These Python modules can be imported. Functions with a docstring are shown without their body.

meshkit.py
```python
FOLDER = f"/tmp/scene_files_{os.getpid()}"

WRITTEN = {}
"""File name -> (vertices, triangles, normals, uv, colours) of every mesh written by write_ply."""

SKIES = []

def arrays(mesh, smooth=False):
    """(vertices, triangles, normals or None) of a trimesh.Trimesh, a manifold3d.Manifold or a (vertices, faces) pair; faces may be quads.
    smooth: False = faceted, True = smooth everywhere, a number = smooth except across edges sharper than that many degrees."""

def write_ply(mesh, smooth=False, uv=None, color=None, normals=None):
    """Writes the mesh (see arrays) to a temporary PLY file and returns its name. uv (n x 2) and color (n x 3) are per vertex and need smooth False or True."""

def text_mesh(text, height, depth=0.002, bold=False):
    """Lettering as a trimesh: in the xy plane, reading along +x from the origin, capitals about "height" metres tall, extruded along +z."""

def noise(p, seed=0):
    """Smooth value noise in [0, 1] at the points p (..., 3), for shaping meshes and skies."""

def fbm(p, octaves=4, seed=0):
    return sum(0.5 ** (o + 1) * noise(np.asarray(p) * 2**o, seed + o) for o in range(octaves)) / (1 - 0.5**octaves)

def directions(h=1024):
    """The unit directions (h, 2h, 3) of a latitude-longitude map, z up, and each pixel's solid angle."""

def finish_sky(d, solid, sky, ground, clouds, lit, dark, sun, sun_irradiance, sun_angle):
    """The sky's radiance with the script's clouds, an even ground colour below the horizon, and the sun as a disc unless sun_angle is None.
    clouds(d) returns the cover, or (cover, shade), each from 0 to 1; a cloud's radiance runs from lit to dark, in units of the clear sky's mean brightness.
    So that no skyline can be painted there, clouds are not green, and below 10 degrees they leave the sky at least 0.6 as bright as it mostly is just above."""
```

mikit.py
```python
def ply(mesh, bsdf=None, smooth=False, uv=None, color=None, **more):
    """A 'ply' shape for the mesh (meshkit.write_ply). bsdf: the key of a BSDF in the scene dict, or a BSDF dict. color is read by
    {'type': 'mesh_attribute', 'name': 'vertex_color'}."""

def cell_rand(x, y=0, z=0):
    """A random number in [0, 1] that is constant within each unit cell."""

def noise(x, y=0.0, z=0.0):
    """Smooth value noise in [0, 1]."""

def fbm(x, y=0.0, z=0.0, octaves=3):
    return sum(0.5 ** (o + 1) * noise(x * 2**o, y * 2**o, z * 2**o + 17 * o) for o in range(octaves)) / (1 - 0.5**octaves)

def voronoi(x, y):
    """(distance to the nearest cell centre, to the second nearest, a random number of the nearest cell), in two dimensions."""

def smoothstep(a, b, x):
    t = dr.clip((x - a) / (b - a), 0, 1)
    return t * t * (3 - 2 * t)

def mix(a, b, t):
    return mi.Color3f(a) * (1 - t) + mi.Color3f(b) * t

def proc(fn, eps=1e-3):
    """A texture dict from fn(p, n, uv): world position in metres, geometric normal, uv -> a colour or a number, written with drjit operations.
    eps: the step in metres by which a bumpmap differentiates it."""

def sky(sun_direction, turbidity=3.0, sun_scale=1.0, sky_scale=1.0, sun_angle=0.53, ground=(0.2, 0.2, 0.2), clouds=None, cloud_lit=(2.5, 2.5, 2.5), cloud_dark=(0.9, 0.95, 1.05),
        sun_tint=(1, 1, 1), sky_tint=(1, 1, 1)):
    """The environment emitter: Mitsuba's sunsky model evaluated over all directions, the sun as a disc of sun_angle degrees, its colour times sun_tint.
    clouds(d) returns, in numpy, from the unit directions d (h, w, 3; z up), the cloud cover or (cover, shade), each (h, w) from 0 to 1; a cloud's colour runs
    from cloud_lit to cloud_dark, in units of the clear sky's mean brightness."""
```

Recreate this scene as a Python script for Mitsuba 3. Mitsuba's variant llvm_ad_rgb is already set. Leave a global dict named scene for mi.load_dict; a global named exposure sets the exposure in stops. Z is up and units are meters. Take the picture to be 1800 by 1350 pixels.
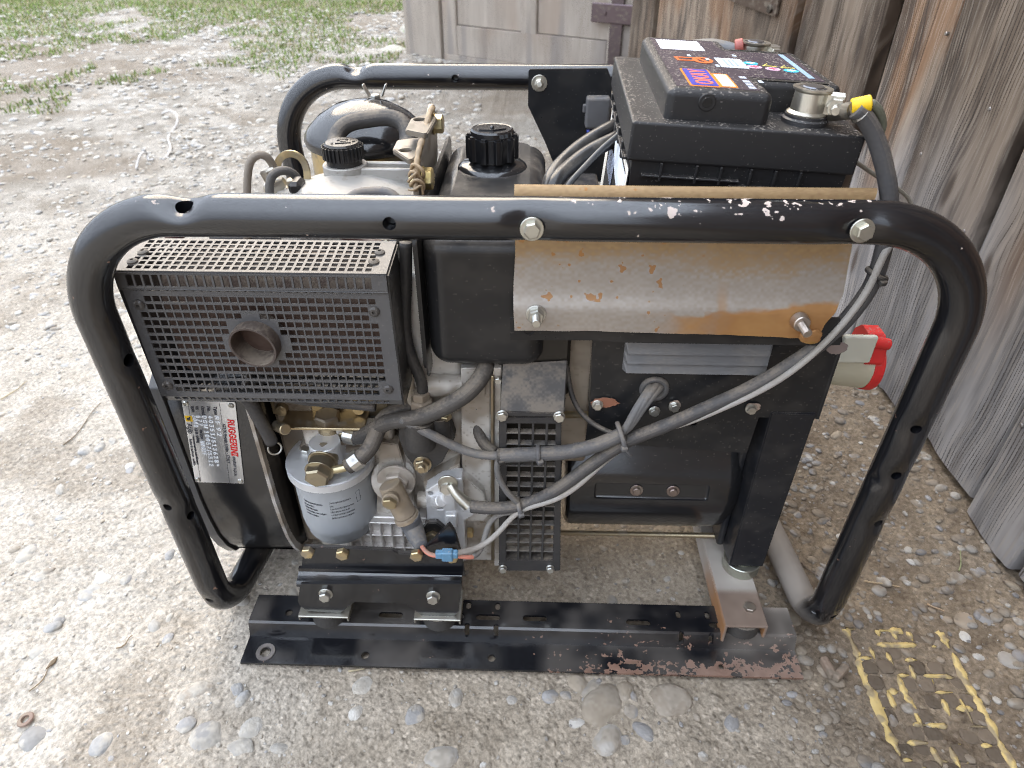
"""An open-frame diesel generator with a starter battery on it, standing on a gravel yard beside an old barn."""
import math
import numpy as np, trimesh, drjit as dr, mitsuba as mi, mikit, meshkit
import manifold3d as m3
from shapely.geometry import Polygon, Point, box as sbox, LineString
from shapely.ops import unary_union
from shapely import affinity
from scipy.interpolate import CubicSpline
from mikit import proc, noise, fbm, voronoi, smoothstep, mix, cell_rand

rng = np.random.default_rng(7)
T4 = mi.ScalarTransform4f
scene, labels = {}, {}

# ---------------------------------------------------------------- camera, sky, exposure
CAM = np.array([0.008, -0.4477, 0.653]); YAW, PITCH = 0.03, 0.622
FWD = np.array([-math.sin(YAW) * math.cos(PITCH), math.cos(YAW) * math.cos(PITCH), -math.sin(PITCH)])
scene['camera'] = {'type': 'thinlens', 'fov': 2 * math.degrees(math.atan(900 / 1199.0)), 'fov_axis': 'x',
                   'to_world': T4().look_at(origin=CAM.tolist(), target=(CAM + FWD).tolist(), up=[0, 0, 1]),
                   'aperture_radius': 0.0011, 'focus_distance': 0.60, 'near_clip': 0.02, 'far_clip': 300.0}

def cloud_cover(d):
    n = meshkit.fbm(d * [2.2, 2.2, 4.0] + 3.1, 4, 5)                     # an even overcast, about three times brighter overhead than at the horizon
    return np.ones(d.shape[:2]), np.clip(1 - np.clip(d[..., 2], 0, 1) + 0.5 * (n - 0.5), 0, 1)

scene['sky_light'] = mikit.sky((-0.24, 0.80, 0.64), turbidity=3, sun_scale=0.13, sun_angle=40, sun_tint=(1.0, 0.99, 0.95), clouds=cloud_cover,
                               ground=(0.3, 0.27, 0.23), cloud_lit=(2.95, 3.25, 3.75), cloud_dark=(0.92, 1.0, 1.15))
exposure = 3.78

# ---------------------------------------------------------------- materials
VC = {'type': 'mesh_attribute', 'name': 'vertex_color'}
def rgb(*c): return {'type': 'rgb', 'value': list(c)}
def prin(base, rough, metal=0.0, spec=0.5, **k):
    return {'type': 'principled', 'base_color': base, 'roughness': rough, 'metallic': metal, 'specular': spec, **k}
def blend(w, a, b): return {'type': 'blendbsdf', 'weight': w, 'a': a, 'b': b}
def diff(c): return {'type': 'diffuse', 'reflectance': c}
def bump(b, h, scale, eps=4e-4): return {'type': 'bumpmap', 'arbitrary': proc(h, eps), 'bsdf': b, 'scale': scale}

def chips(p, n, uv):
    f = 0.42 * noise(p.x * 110, p.y * 170, p.z * 170) + 0.36 * noise(p.x * 300, p.y * 300, p.z * 300) + 0.22 * noise(p.x * 700, p.y * 700, p.z * 700)
    top = smoothstep(-0.06, 0.10, p.x) * smoothstep(0.275, 0.20, p.x) * smoothstep(0.44, 0.475, p.z) * smoothstep(0.03, 0.01, p.y) * smoothstep(-0.1, 0.75, n.z)
    low = smoothstep(-0.03, 0.10, p.x) * smoothstep(0.03, 0.012, p.z)
    front = smoothstep(-0.025, -0.045, p.y)
    corner = smoothstep(0.20, 0.26, p.x) * smoothstep(0.035, 0.0, p.z)
    patch = smoothstep(0.50, 0.72, 0.75 * noise(p.x * 21 + 3.7, p.y * 45, 4.0) + 0.25 * noise(p.x * 90, p.y * 90, p.z * 90))
    t = 0.803 - 0.182 * top - 0.15 * low - 0.19 * low * front * smoothstep(-0.02, 0.02, p.x) - 0.06 * corner - 0.30 * low * front * patch
    return smoothstep(t, t + 0.012, f)
def grime(p, n, uv):
    f = fbm(p.x * 25, p.y * 25, p.z * 25)
    up = smoothstep(-0.2, 0.9, n.z)
    corner = smoothstep(0.235, 0.285, p.x) * smoothstep(0.012, 0.035, p.y) * smoothstep(0.07, 0.04, p.z)
    railend = smoothstep(0.20, 0.25, p.x) * smoothstep(0.05, 0.03, p.z) * smoothstep(-0.03, -0.01, p.y)
    return dr.clip(0.006 + 0.20 * up * smoothstep(0.4, 0.75, f) * smoothstep(0.40, 0.05, p.z) + 0.85 * corner * (0.5 + f) + 0.7 * railend * f, 0, 0.95)
def primer(p, n, uv):
    return mix(mix((0.135, 0.070, 0.046), (0.25, 0.155, 0.115), noise(p.x * 130, p.y * 130, p.z * 130)), (0.50, 0.42, 0.37), smoothstep(0.44, 0.47, p.z))
scene['frame_paint'] = blend(proc(grime), blend(proc(chips), prin(rgb(0.003, 0.0035, 0.0055), 0.14, spec=0.72, clearcoat=0.6, clearcoat_gloss=0.95), prin(proc(primer), 0.8, spec=0.2)), diff(rgb(0.30, 0.265, 0.23)))

def dust(p, n, uv):
    f = fbm(p.x * 40, p.y * 40, p.z * 40)
    s = noise(p.x * 420, p.y * 420, p.z * 420)
    up = smoothstep(-0.1, 0.95, n.z)
    return dr.clip(0.006 + 0.03 * smoothstep(0.45, 0.7, f) + up * (0.04 + 0.20 * smoothstep(0.35, 0.7, f) * (0.5 + s)) + 0.10 * smoothstep(0.84, 0.93, s), 0, 0.9)
DUST = rgb(0.30, 0.26, 0.215)
scene['black_paint'] = blend(proc(dust), prin(VC, 0.24, spec=0.36), diff(DUST))

def dust_heavy(p, n, uv):
    f = fbm(p.x * 70, p.y * 70, p.z * 70)
    up = smoothstep(-0.5, 0.8, n.z)
    s = noise(p.x * 520, p.y * 520, p.z * 520)
    return dr.clip(0.02 + 0.09 * f * (0.4 + s) + smoothstep(0.0, 0.9, n.z) * (0.10 + 0.50 * smoothstep(0.25, 0.72, f + 0.30 * (s - 0.5))), 0, 0.8)
scene['dusty_rubber'] = blend(proc(dust_heavy), prin(VC, 0.52, spec=0.4), diff(rgb(0.27, 0.225, 0.175)))

def cast_dirt(p, n, uv):
    f = fbm(p.x * 34, p.y * 34, p.z * 34)
    s = noise(p.x * 300, p.y * 300, p.z * 300)
    up = smoothstep(0.1, 0.9, n.z)
    low = smoothstep(0.43, 0.36, p.z)
    return dr.clip(low * (0.18 + 0.85 * smoothstep(0.36, 0.66, f)) * 0.85 + up * 0.25 * f + 0.25 * smoothstep(0.72, 0.85, s), 0, 0.95)
def cast_relief(p, n, uv):
    return 0.6 * noise(p.x * 900, p.y * 900, p.z * 900) + 0.4 * noise(p.x * 350, p.y * 350, p.z * 350)
def cast_tone(p, n, uv):
    return mix((0.15, 0.118, 0.085), (0.35, 0.29, 0.225), fbm(p.x * 60, p.y * 60, p.z * 60))
scene['cast_metal'] = bump(blend(proc(cast_dirt), prin(VC, 0.46, 0.35), diff(proc(cast_tone))), cast_relief, 0.0006)

def metal_dirt(p, n, uv):
    return 0.12 + 0.5 * smoothstep(0.5, 0.75, fbm(p.x * 90, p.y * 90, p.z * 90))
scene['plated_metal'] = blend(proc(metal_dirt), prin(VC, 0.30, 0.95), diff(rgb(0.22, 0.19, 0.15)))
scene['clean_cast'] = bump(prin(VC, 0.42, 0.55), cast_relief, 0.0003)
def few_specks(p, n, uv):
    return 0.001 + 0.35 * smoothstep(0.86, 0.93, noise(p.x * 520, p.y * 520, p.z * 520)) * smoothstep(0.0, 0.8, n.z)
scene['gloss_black'] = blend(proc(few_specks), prin(VC, 0.13, spec=0.6, clearcoat=0.5, clearcoat_gloss=0.95), diff(DUST))
scene['plate_metal'] = prin(VC, 0.30, 0.9)
scene['print'] = {'type': 'twosided', 'bsdf': prin(VC, 0.55, spec=0.3)}

def specks(p, n, uv):
    s = noise(p.x * 700, p.y * 700, p.z * 700)
    f = fbm(p.x * 45, p.y * 45, p.z * 45)
    up = smoothstep(0.4, 0.9, n.z)
    return dr.clip(0.015 + up * (0.08 * f + 0.55 * smoothstep(0.66, 0.80, s) * (0.4 + f)) + 0.3 * smoothstep(0.88, 0.95, s), 0, 0.8)
def fine_relief(p, n, uv):
    return noise(p.x * 1500, p.y * 1500, p.z * 1500)
scene['moulded_plastic'] = bump(blend(proc(specks), prin(VC, 0.42, spec=0.45), diff(rgb(0.36, 0.32, 0.28))), fine_relief, 0.00012)

def sheet_tone(p, n, uv):
    f = fbm(p.x * 45, p.y * 45, p.z * 45, 4)
    g = noise(p.x * 420, p.y * 420, p.z * 420)
    c = mix((0.33, 0.295, 0.255), (0.405, 0.37, 0.325), f)
    c = mix(c, (0.25, 0.19, 0.14), 0.45 * g)
    topr = smoothstep(0.414, 0.441, p.z + 0.030 * (f - 0.5) + 0.01 * (g - 0.5))
    c = mix(c, mix((0.27, 0.155, 0.055), (0.36, 0.23, 0.10), g), 0.85 * topr)
    spots = smoothstep(0.735, 0.76, 0.7 * noise(p.x * 130, p.y * 130, p.z * 90) + 0.3 * noise(p.x * 400, p.y * 400, p.z * 400)) * smoothstep(0.17, 0.10, p.x)
    c = mix(c, (0.33, 0.15, 0.04), 0.8 * spots)
    low = smoothstep(0.3905, 0.3865, p.z - 0.011 * smoothstep(0.15, 0.24, p.x) + 0.016 * (f - 0.5)) * smoothstep(0.08, 0.17, p.x + 0.09 * (f - 0.5))
    c = mix(c, mix((0.29, 0.115, 0.030), (0.45, 0.24, 0.075), f), 0.9 * low)
    streak = smoothstep(0.006, 0.001, dr.abs(p.x - 0.156 + 0.1 * (p.z - 0.4))) * smoothstep(0.42, 0.39, p.z)
    c = mix(c, (0.36, 0.19, 0.07), 0.5 * streak)
    crust = smoothstep(0.37, 0.362, p.z) * smoothstep(0.2, 0.23, p.x)
    return mix(c, (0.46, 0.28, 0.07), crust)
def sheet_relief(p, n, uv):
    return noise(p.x * 500, p.y * 500, p.z * 500) + 0.6 * noise(p.x * 180, p.y * 180, p.z * 180)
scene['rusty_sheet'] = bump({'type': 'twosided', 'bsdf': prin(proc(sheet_tone), 0.42, 0.40, spec=0.4)}, sheet_relief, 0.00009)

def rust_tone(p, n, uv):
    f = fbm(p.x * 50, p.y * 50, p.z * 50)
    c = mix((0.30, 0.265, 0.23), (0.38, 0.345, 0.305), f)
    edge = smoothstep(0.105, 0.02, p.y + 0.03 * (f - 0.5))
    near = smoothstep(0.033, 0.022, p.y)
    c = mix(c, mix((0.135, 0.088, 0.064), (0.25, 0.185, 0.14), f), near * 0.9)
    side = smoothstep(0.5, 0.9, -n.x) * smoothstep(0.10, 0.06, p.y)
    return mix(c, mix((0.31, 0.15, 0.06), (0.20, 0.105, 0.055), f), side * edge)
scene['rusty_channel'] = prin(proc(rust_tone), 0.6, spec=0.35)

# weathered boards: uv = metres across and along the board, plus 10 per board
def wood_fields(uv):
    i = dr.floor(uv.x / 10)
    u, v = uv.x - 10 * i, uv.y
    w = u + 0.016 * (noise(v * 4.5, i * 7.3) - 0.5) + 0.005 * (noise(v * 17 + 3, u * 20 + i * 3) - 0.5)
    d, _, r = voronoi(w * 13 + i * 5.7, v * 4.5)
    has = smoothstep(0.72, 0.76, r)
    knot = smoothstep(0.16, 0.05, d) * has
    w2 = w + 0.012 * smoothstep(0.45, 0.0, d) * has
    q = w2 * 165 + noise(w2 * 15, v * 3.2, i) * 7 + noise(w2 * 40, v * 9, i + 5) * 1.2
    ring = q - dr.floor(q)
    line = smoothstep(0.02, 0.40, ring) * smoothstep(1.0, 0.88, ring)
    fibre = 0.6 * noise(w2 * 420, v * 30, i) + 0.4 * noise(w2 * 900, v * 60, i)
    fine = 0.55 * (1 - (1 - line) * (0.25 + 0.75 * smoothstep(0.30, 0.62, noise(w2 * 22, v * 6, i + 30)))) + 0.45 * fibre
    mid = 0.45 * noise(w2 * 38, v * 5, i + 40) + 0.33 * noise(w2 * 110, v * 13, i + 60) + 0.22 * noise(w2 * 280, v * 26, i + 70)
    broad = noise(w2 * 13, v * 3.5, i + 80)
    return i, u, v, fine, mid, broad, knot
def barn_tone(p, n, uv):
    i, u, v, fine, mid, broad, knot = wood_fields(uv)
    r = cell_rand(i, 3, 5)
    c = mix((0.095, 0.072, 0.055), (0.310, 0.255, 0.203), smoothstep(0.22, 0.78, mid))
    c = mix(c, mix((0.120, 0.066, 0.038), (0.300, 0.180, 0.102), mid), 0.80 * smoothstep(0.45, 0.72, broad) * smoothstep(0.12, 0.34, v + 0.25 * (mid - 0.5)))
    c = mix(c, (0.062, 0.052, 0.046), 0.75 * smoothstep(0.60, 0.78, noise(u * 52 + i * 11, v * 6 + 9)) * smoothstep(0.35, 0.6, noise(u * 15 + i, v * 3)))
    grey = smoothstep(0.44, 0.10, v + 0.25 * (broad - 0.5))
    c = mix(c, mix((0.195, 0.203, 0.220), (0.400, 0.416, 0.443), smoothstep(0.20, 0.80, mid)), 0.85 * grey)
    c = mix(c, mi.Color3f(0.042, 0.033, 0.027), 0.80 * smoothstep(0.52, 0.20, fine))
    c = mix(c, (0.43, 0.395, 0.345), 0.35 * smoothstep(0.72, 0.90, fine))
    c = mix(c, (0.070, 0.050, 0.038), 0.75 * knot)
    return c * mi.Color3f(1.06, 0.985, 0.91) * (0.52 + 0.36 * r)
def barn_relief(p, n, uv):
    i, u, v, fine, mid, broad, knot = wood_fields(uv)
    return fine + 0.3 * mid - 0.3 * knot
scene['barn_wood'] = bump(prin(proc(barn_tone), 0.72, spec=0.25), barn_relief, 0.0009, 3e-4)
def door_tone(p, n, uv):
    i, u, v, fine, mid, broad, knot = wood_fields(uv)
    c = mix((0.31, 0.265, 0.22), (0.47, 0.415, 0.355), mid)
    c = mix(c, (0.33, 0.25, 0.19), 0.5 * smoothstep(0.5, 0.85, broad))
    c = mix(c, (0.22, 0.20, 0.19), 0.55 * smoothstep(0.62, 0.85, noise(u * 25 + i * 11, v * 1.5 + 9)))
    return mix(c, (0.16, 0.12, 0.10), 0.45 * smoothstep(0.45, 0.14, fine)) * 0.93
scene['door_wood'] = bump(prin(proc(door_tone), 0.75, spec=0.2), barn_relief, 0.0012, 4e-4)

def ground_tone(p, n, uv):
    f = fbm(p.x * 3.1 + 9, p.y * 3.1, 0.0, 4)
    g = fbm(p.x * 38, p.y * 38, 2.0, 3)
    h = noise(p.x * 330, p.y * 330)
    k = noise(p.x * 900, p.y * 900)
    pale = smoothstep(-0.02, -0.42, p.x + 0.30 * (f - 0.5) - 0.15 * p.y)
    dirt = smoothstep(0.16, 0.36, p.x + 0.12 * (f - 0.5) - 0.10 * dr.clip(-p.y, -0.2, 0.4) * 1.0)
    c = mix((0.240, 0.198, 0.150), (0.380, 0.325, 0.258), g)
    c = mix(c, mix((0.315, 0.278, 0.230), (0.475, 0.436, 0.378), g), pale)
    c = mix(c, mix((0.105, 0.078, 0.055), (0.225, 0.178, 0.128), g), dirt)
    far = smoothstep(0.5, 1.5, p.y) * smoothstep(0.35, 0.1, p.x)
    c = mix(c, mix((0.205, 0.185, 0.158), (0.345, 0.318, 0.28), smoothstep(0.25, 0.75, 0.5 * g + 0.5 * noise(p.x * 14, p.y * 14))), 0.85 * far)
    track = smoothstep(0.44, 0.62, fbm(p.x * 1.3 + 4, p.y * 2.6, 5.0)) * smoothstep(0.45, 0.9, p.y)
    c = mix(c, (0.19, 0.155, 0.12), 0.6 * track)
    stain = smoothstep(0.54, 0.72, fbm(p.x * 8, p.y * 8, 7.0))
    c = mix(c, (0.190, 0.155, 0.118), 0.45 * stain)
    d, e, r = voronoi(p.x * 150, p.y * 150)
    grit = smoothstep(0.42, 0.25, d) * smoothstep(0.35, 0.5, r)
    c = mix(c, mix(c * 0.55, c * 1.45 + 0.03, cell_rand(r * 4096, 1, 2)), 0.6 * grit)
    return c * (0.56 + 0.50 * h + 0.36 * k)
def ground_relief(p, n, uv):
    d, e, r = voronoi(p.x * 150, p.y * 150)
    return 0.5 * noise(p.x * 600, p.y * 600) + 0.7 * noise(p.x * 210, p.y * 210) + 0.6 * smoothstep(0.5, 0.1, d) * smoothstep(0.35, 0.5, r)
scene['ground_dirt'] = bump(diff(proc(ground_tone)), ground_relief, 0.0016, 6e-4)
def stone_dust(p, n, uv):
    return dr.clip(0.34 + 0.6 * smoothstep(0.38, 0.62, fbm(p.x * 90, p.y * 90, p.z * 90)), 0, 0.92)
def stone_tone(p, n, uv):
    left = smoothstep(0.1, -0.4, p.x)
    dirt = smoothstep(0.2, 0.36, p.x)
    return mix(mix((0.30, 0.258, 0.208), (0.195, 0.158, 0.120), dirt), (0.42, 0.39, 0.34), left) * (0.8 + 0.4 * noise(p.x * 300, p.y * 300, p.z * 300))
scene['stone_skin'] = bump(blend(proc(stone_dust), prin(VC, 0.6, spec=0.3), diff(proc(stone_tone))), cast_relief, 0.0008)
def soil_relief(p, n, uv):
    return noise(p.x * 450, p.y * 450, p.z * 450) + 0.6 * noise(p.x * 1100, p.y * 1100, p.z * 1100)
scene['soil'] = bump(diff(VC), soil_relief, 0.0016)
scene['grass_blade'] = {'type': 'twosided', 'bsdf': {'type': 'diffuse', 'reflectance': VC}}
def yellow_wear(p, n, uv):
    return dr.clip(0.22 + 0.8 * smoothstep(0.40, 0.70, fbm(p.x * 120, p.y * 120, 1.0)), 0, 0.92)
scene['yellow_plastic'] = blend(proc(yellow_wear), prin(rgb(0.56, 0.41, 0.155), 0.6, spec=0.3), diff(rgb(0.26, 0.205, 0.135)))

# ---------------------------------------------------------------- helpers
taken = {}
def key_for(base):
    n = taken.get(base, -1) + 1
    taken[base] = n
    return base if n == 0 else f'{base}_{n:03d}'
def tri(m):
    if hasattr(m, 'to_mesh'):
        q = m.to_mesh(); return trimesh.Trimesh(q.vert_properties[:, :3], q.tri_verts, process=False)
    return m
def man(t):
    t = t.copy(); t.merge_vertices()
    return m3.Manifold(m3.Mesh(np.asarray(t.vertices, np.float32), np.asarray(t.faces, np.uint32)))
def cat(*ms): return trimesh.util.concatenate([tri(m) for m in ms])
def add(base, mesh, bsdf, color=None, smooth=30, uv=None, **said):
    """One entry of the scene, under the next free number of its key."""
    key = key_for(base)
    mesh = tri(mesh)
    if color is None or uv is not None:
        scene[key] = mikit.ply(mesh, bsdf, smooth=smooth if uv is None else False, uv=uv)
    else:
        if smooth is not False and smooth is not True:
            mesh.merge_vertices()
            mesh = trimesh.graph.smooth_shade(mesh, angle=math.radians(smooth), facet_minarea=None)
        col = np.asarray(color, float)
        col = np.tile(col, (len(mesh.vertices), 1)) if col.ndim == 1 else col
        scene[key] = mikit.ply(mesh, bsdf, smooth=bool(smooth), color=col)
    if said: labels[key] = said
    return key
def unit(v): v = np.asarray(v, float); return v / np.linalg.norm(v)
def frame(o, ex, ey):
    ex = unit(ex); ey = np.asarray(ey, float); ey = unit(ey - ex * (ey @ ex)); m = np.eye(4)
    m[:3, 0], m[:3, 1], m[:3, 2], m[:3, 3] = ex, ey, np.cross(ex, ey), o
    return m
def along(o, z):
    z = unit(z); a = np.array([0, 0, 1.0]) if abs(z[2]) < 0.9 else np.array([1.0, 0, 0])
    return frame(o, np.cross(a, z), a - z * (a @ z))
def put(m, M): m = tri(m).copy(); m.apply_transform(M); return m
FRONT = lambda y: frame((0, y, 0), (1, 0, 0), (0, 0, 1))          # local x right, y up, z towards the viewer
def rbox(lo, hi, r=0.002, seg=1):
    lo, hi = np.minimum(lo, hi), np.maximum(lo, hi); r = min(r, 0.49 * (hi - lo).min())
    s = trimesh.creation.icosphere(seg, r).vertices if seg else np.vstack([np.eye(3), -np.eye(3)]) * r
    cs = np.array([[x, y, z] for x in (lo[0] + r, hi[0] - r) for y in (lo[1] + r, hi[1] - r) for z in (lo[2] + r, hi[2] - r)])
    return trimesh.convex.convex_hull((cs[:, None] + s[None]).reshape(-1, 3))
def ext(poly, h, bevel=0.0):
    """A polygon (with holes) drawn out along +z, its rim stepped in slightly so that the edge catches light."""
    polys = list(getattr(poly, 'geoms', [poly])); out = []
    for g in polys:
        if bevel:
            out.append(trimesh.creation.extrude_polygon(g, h - bevel, engine='earcut'))
            q = g.buffer(-bevel, join_style=2)
            for s in getattr(q, 'geoms', [q]):
                t = trimesh.creation.extrude_polygon(s, bevel, engine='earcut'); t.apply_translation([0, 0, h - bevel]); out.append(t)
        else:
            out.append(trimesh.creation.extrude_polygon(g, h, engine='earcut'))
    return cat(*out)
def rounded(poly, r): return poly.buffer(-r).buffer(2 * r).buffer(-r)
def plate(poly, y, t, bevel=0.0): return put(ext(poly, t, bevel), FRONT(y))      # poly in (x, z); its face at y - t
def cyl(p, q, r, n=20, r2=None):
    p, q = np.asarray(p, float), np.asarray(q, float); h = np.linalg.norm(q - p); b = min(0.0007, 0.25 * min(r, h)); r2 = r if r2 is None else r2
    return put(trimesh.creation.revolve([[0, 0], [r - b, 0], [r, b], [r2, h - b], [r2 - b, h], [0, h]], sections=n), along(p, q - p))
def lathe(prof, M, n=32): return put(trimesh.creation.revolve(np.array(prof, float), sections=n), M)
def hexa(p, z, af, h, turn=0.0):
    """A hexagonal head with chamfered corners, standing on p along z."""
    R = af / math.sqrt(3); rings = [(R, 0), (R, 0.82 * h), (0.86 * R, h)]
    v = [[r * math.cos(a), r * math.sin(a), q] for r, q in rings for a in np.arange(6) * math.pi / 3 + turn]
    return put(trimesh.convex.convex_hull(np.array(v)), along(p, z))
def bolt(base, p, z, af, h, col, washer=0.0, stud=0.0, turn=0.3, bsdf='plated_metal', **said):
    p, z = np.asarray(p, float), unit(z); ms = []; o = p
    if washer: ms.append(cyl(o, o + z * 0.0016, washer, 24)); o = o + z * 0.0016
    ms.append(hexa(o, z, af, h, turn))
    if stud: ms.append(thread(o + z * h * 0.9, o + z * (h + stud), af * 0.30))
    return add(base, cat(*ms), bsdf, col, 25, **said)
def thread(p, q, r, pitch=0.0012):
    p, q = np.asarray(p, float), np.asarray(q, float); L = np.linalg.norm(q - p); n = max(4, int(L / pitch)); pr = [[0, 0]]
    for i in range(n): pr += [[r * 0.9, L * i / n], [r, L * (i + 0.5) / n]]
    return put(trimesh.creation.revolve(np.array(pr + [[r * 0.85, L], [0, L]]), sections=12), along(p, q - p))
def spline(pts, step=0.004, closed=False):
    p = np.asarray(pts, float); d = np.r_[0, np.cumsum(np.linalg.norm(np.diff(p, axis=0), axis=1) ** 0.7)]
    c = CubicSpline(d, p, bc_type='natural'); s = np.linspace(0, d[-1], 400); q = c(s)
    L = np.r_[0, np.cumsum(np.linalg.norm(np.diff(q, axis=0), axis=1))]; n = max(6, int(L[-1] / step))
    return c(np.interp(np.linspace(0, L[-1], n), L, s))
def fillet(pts, radii, step=0.004, closed=False):
    """A polyline with its corners rounded, sampled every step."""
    p = np.asarray(pts, float); n = len(p); out = []
    for i in range(n):
        if not closed and i in (0, n - 1): out.append(p[i]); continue
        a, b = unit(p[i - 1] - p[i]), unit(p[(i + 1) % n] - p[i]); ang = math.acos(np.clip(a @ b, -1, 1)); r = radii[i]
        t = r / math.tan(ang / 2); c = p[i] + unit(a + b) * r / math.sin(ang / 2); s0, s1 = p[i] + a * t - c, p[i] + b * t - c
        om = math.acos(np.clip(unit(s0) @ unit(s1), -1, 1))
        for k in np.linspace(0, 1, max(4, int(om * r / step))): out.append(c + (s0 * math.sin((1 - k) * om) + s1 * math.sin(k * om)) / math.sin(om))
    out = np.array(out + ([out[0]] if closed else [])); L = np.r_[0, np.cumsum(np.linalg.norm(np.diff(out, axis=0), axis=1))]
    m = int(L[-1] / step); s = np.linspace(0, L[-1], m + 1)[: m if closed else m + 1]
    return np.stack([np.interp(s, L, out[:, k]) for k in range(3)], 1)
def sweep(p, r, n=12, closed=False, wob=0.0, seed=0):
    """A tube along p; r a number or one per point; capped unless closed."""
    p = np.asarray(p, float); m = len(p); r = np.broadcast_to(np.asarray(r, float), (m,)).copy()
    if wob: r *= 1 + wob * (meshkit.noise(np.c_[np.arange(m) * 0.35, np.full(m, seed * 3.3), np.zeros(m)], seed) - 0.5)
    t = (np.roll(p, -1, 0) - np.roll(p, 1, 0)) if closed else np.gradient(p, axis=0)
    t /= np.linalg.norm(t, axis=1, keepdims=True); a = np.zeros_like(p)
    a[0] = unit(np.cross(t[0], [0.31, 0.2, 0.93] if abs(t[0][2]) < 0.9 else [1, 0.1, 0.2]))
    for i in range(1, m): a[i] = unit(a[i - 1] - t[i] * (a[i - 1] @ t[i]))
    b = np.cross(t, a)
    if closed:
        e = a[-1] - t[0] * (a[-1] @ t[0]); tw = math.atan2(e @ b[0], e @ a[0])
    else: tw = 0.0
    ph = np.arange(n)[None] * 2 * math.pi / n - (np.arange(m)[:, None] / m) * tw
    v = p[:, None] + r[:, None, None] * (np.cos(ph)[..., None] * a[:, None] + np.sin(ph)[..., None] * b[:, None])
    i, j = np.meshgrid(np.arange(m if closed else m - 1), np.arange(n), indexing='ij'); k = (i + 1) % m; l = (j + 1) % n
    q = np.stack([i * n + j, i * n + l, k * n + l, k * n + j], -1).reshape(-1, 4); f = np.vstack([q[:, [0, 1, 2]], q[:, [0, 2, 3]]]); v = v.reshape(-1, 3)
    if not closed:
        v = np.vstack([v, p[0], p[-1]]); c0, c1 = len(v) - 2, len(v) - 1; j = np.arange(n); l = (j + 1) % n
        f = np.vstack([f, np.c_[np.full(n, c0), l, j], np.c_[np.full(n, c1), (m - 1) * n + j, (m - 1) * n + l]])
    return trimesh.Trimesh(v, f, process=False)
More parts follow.
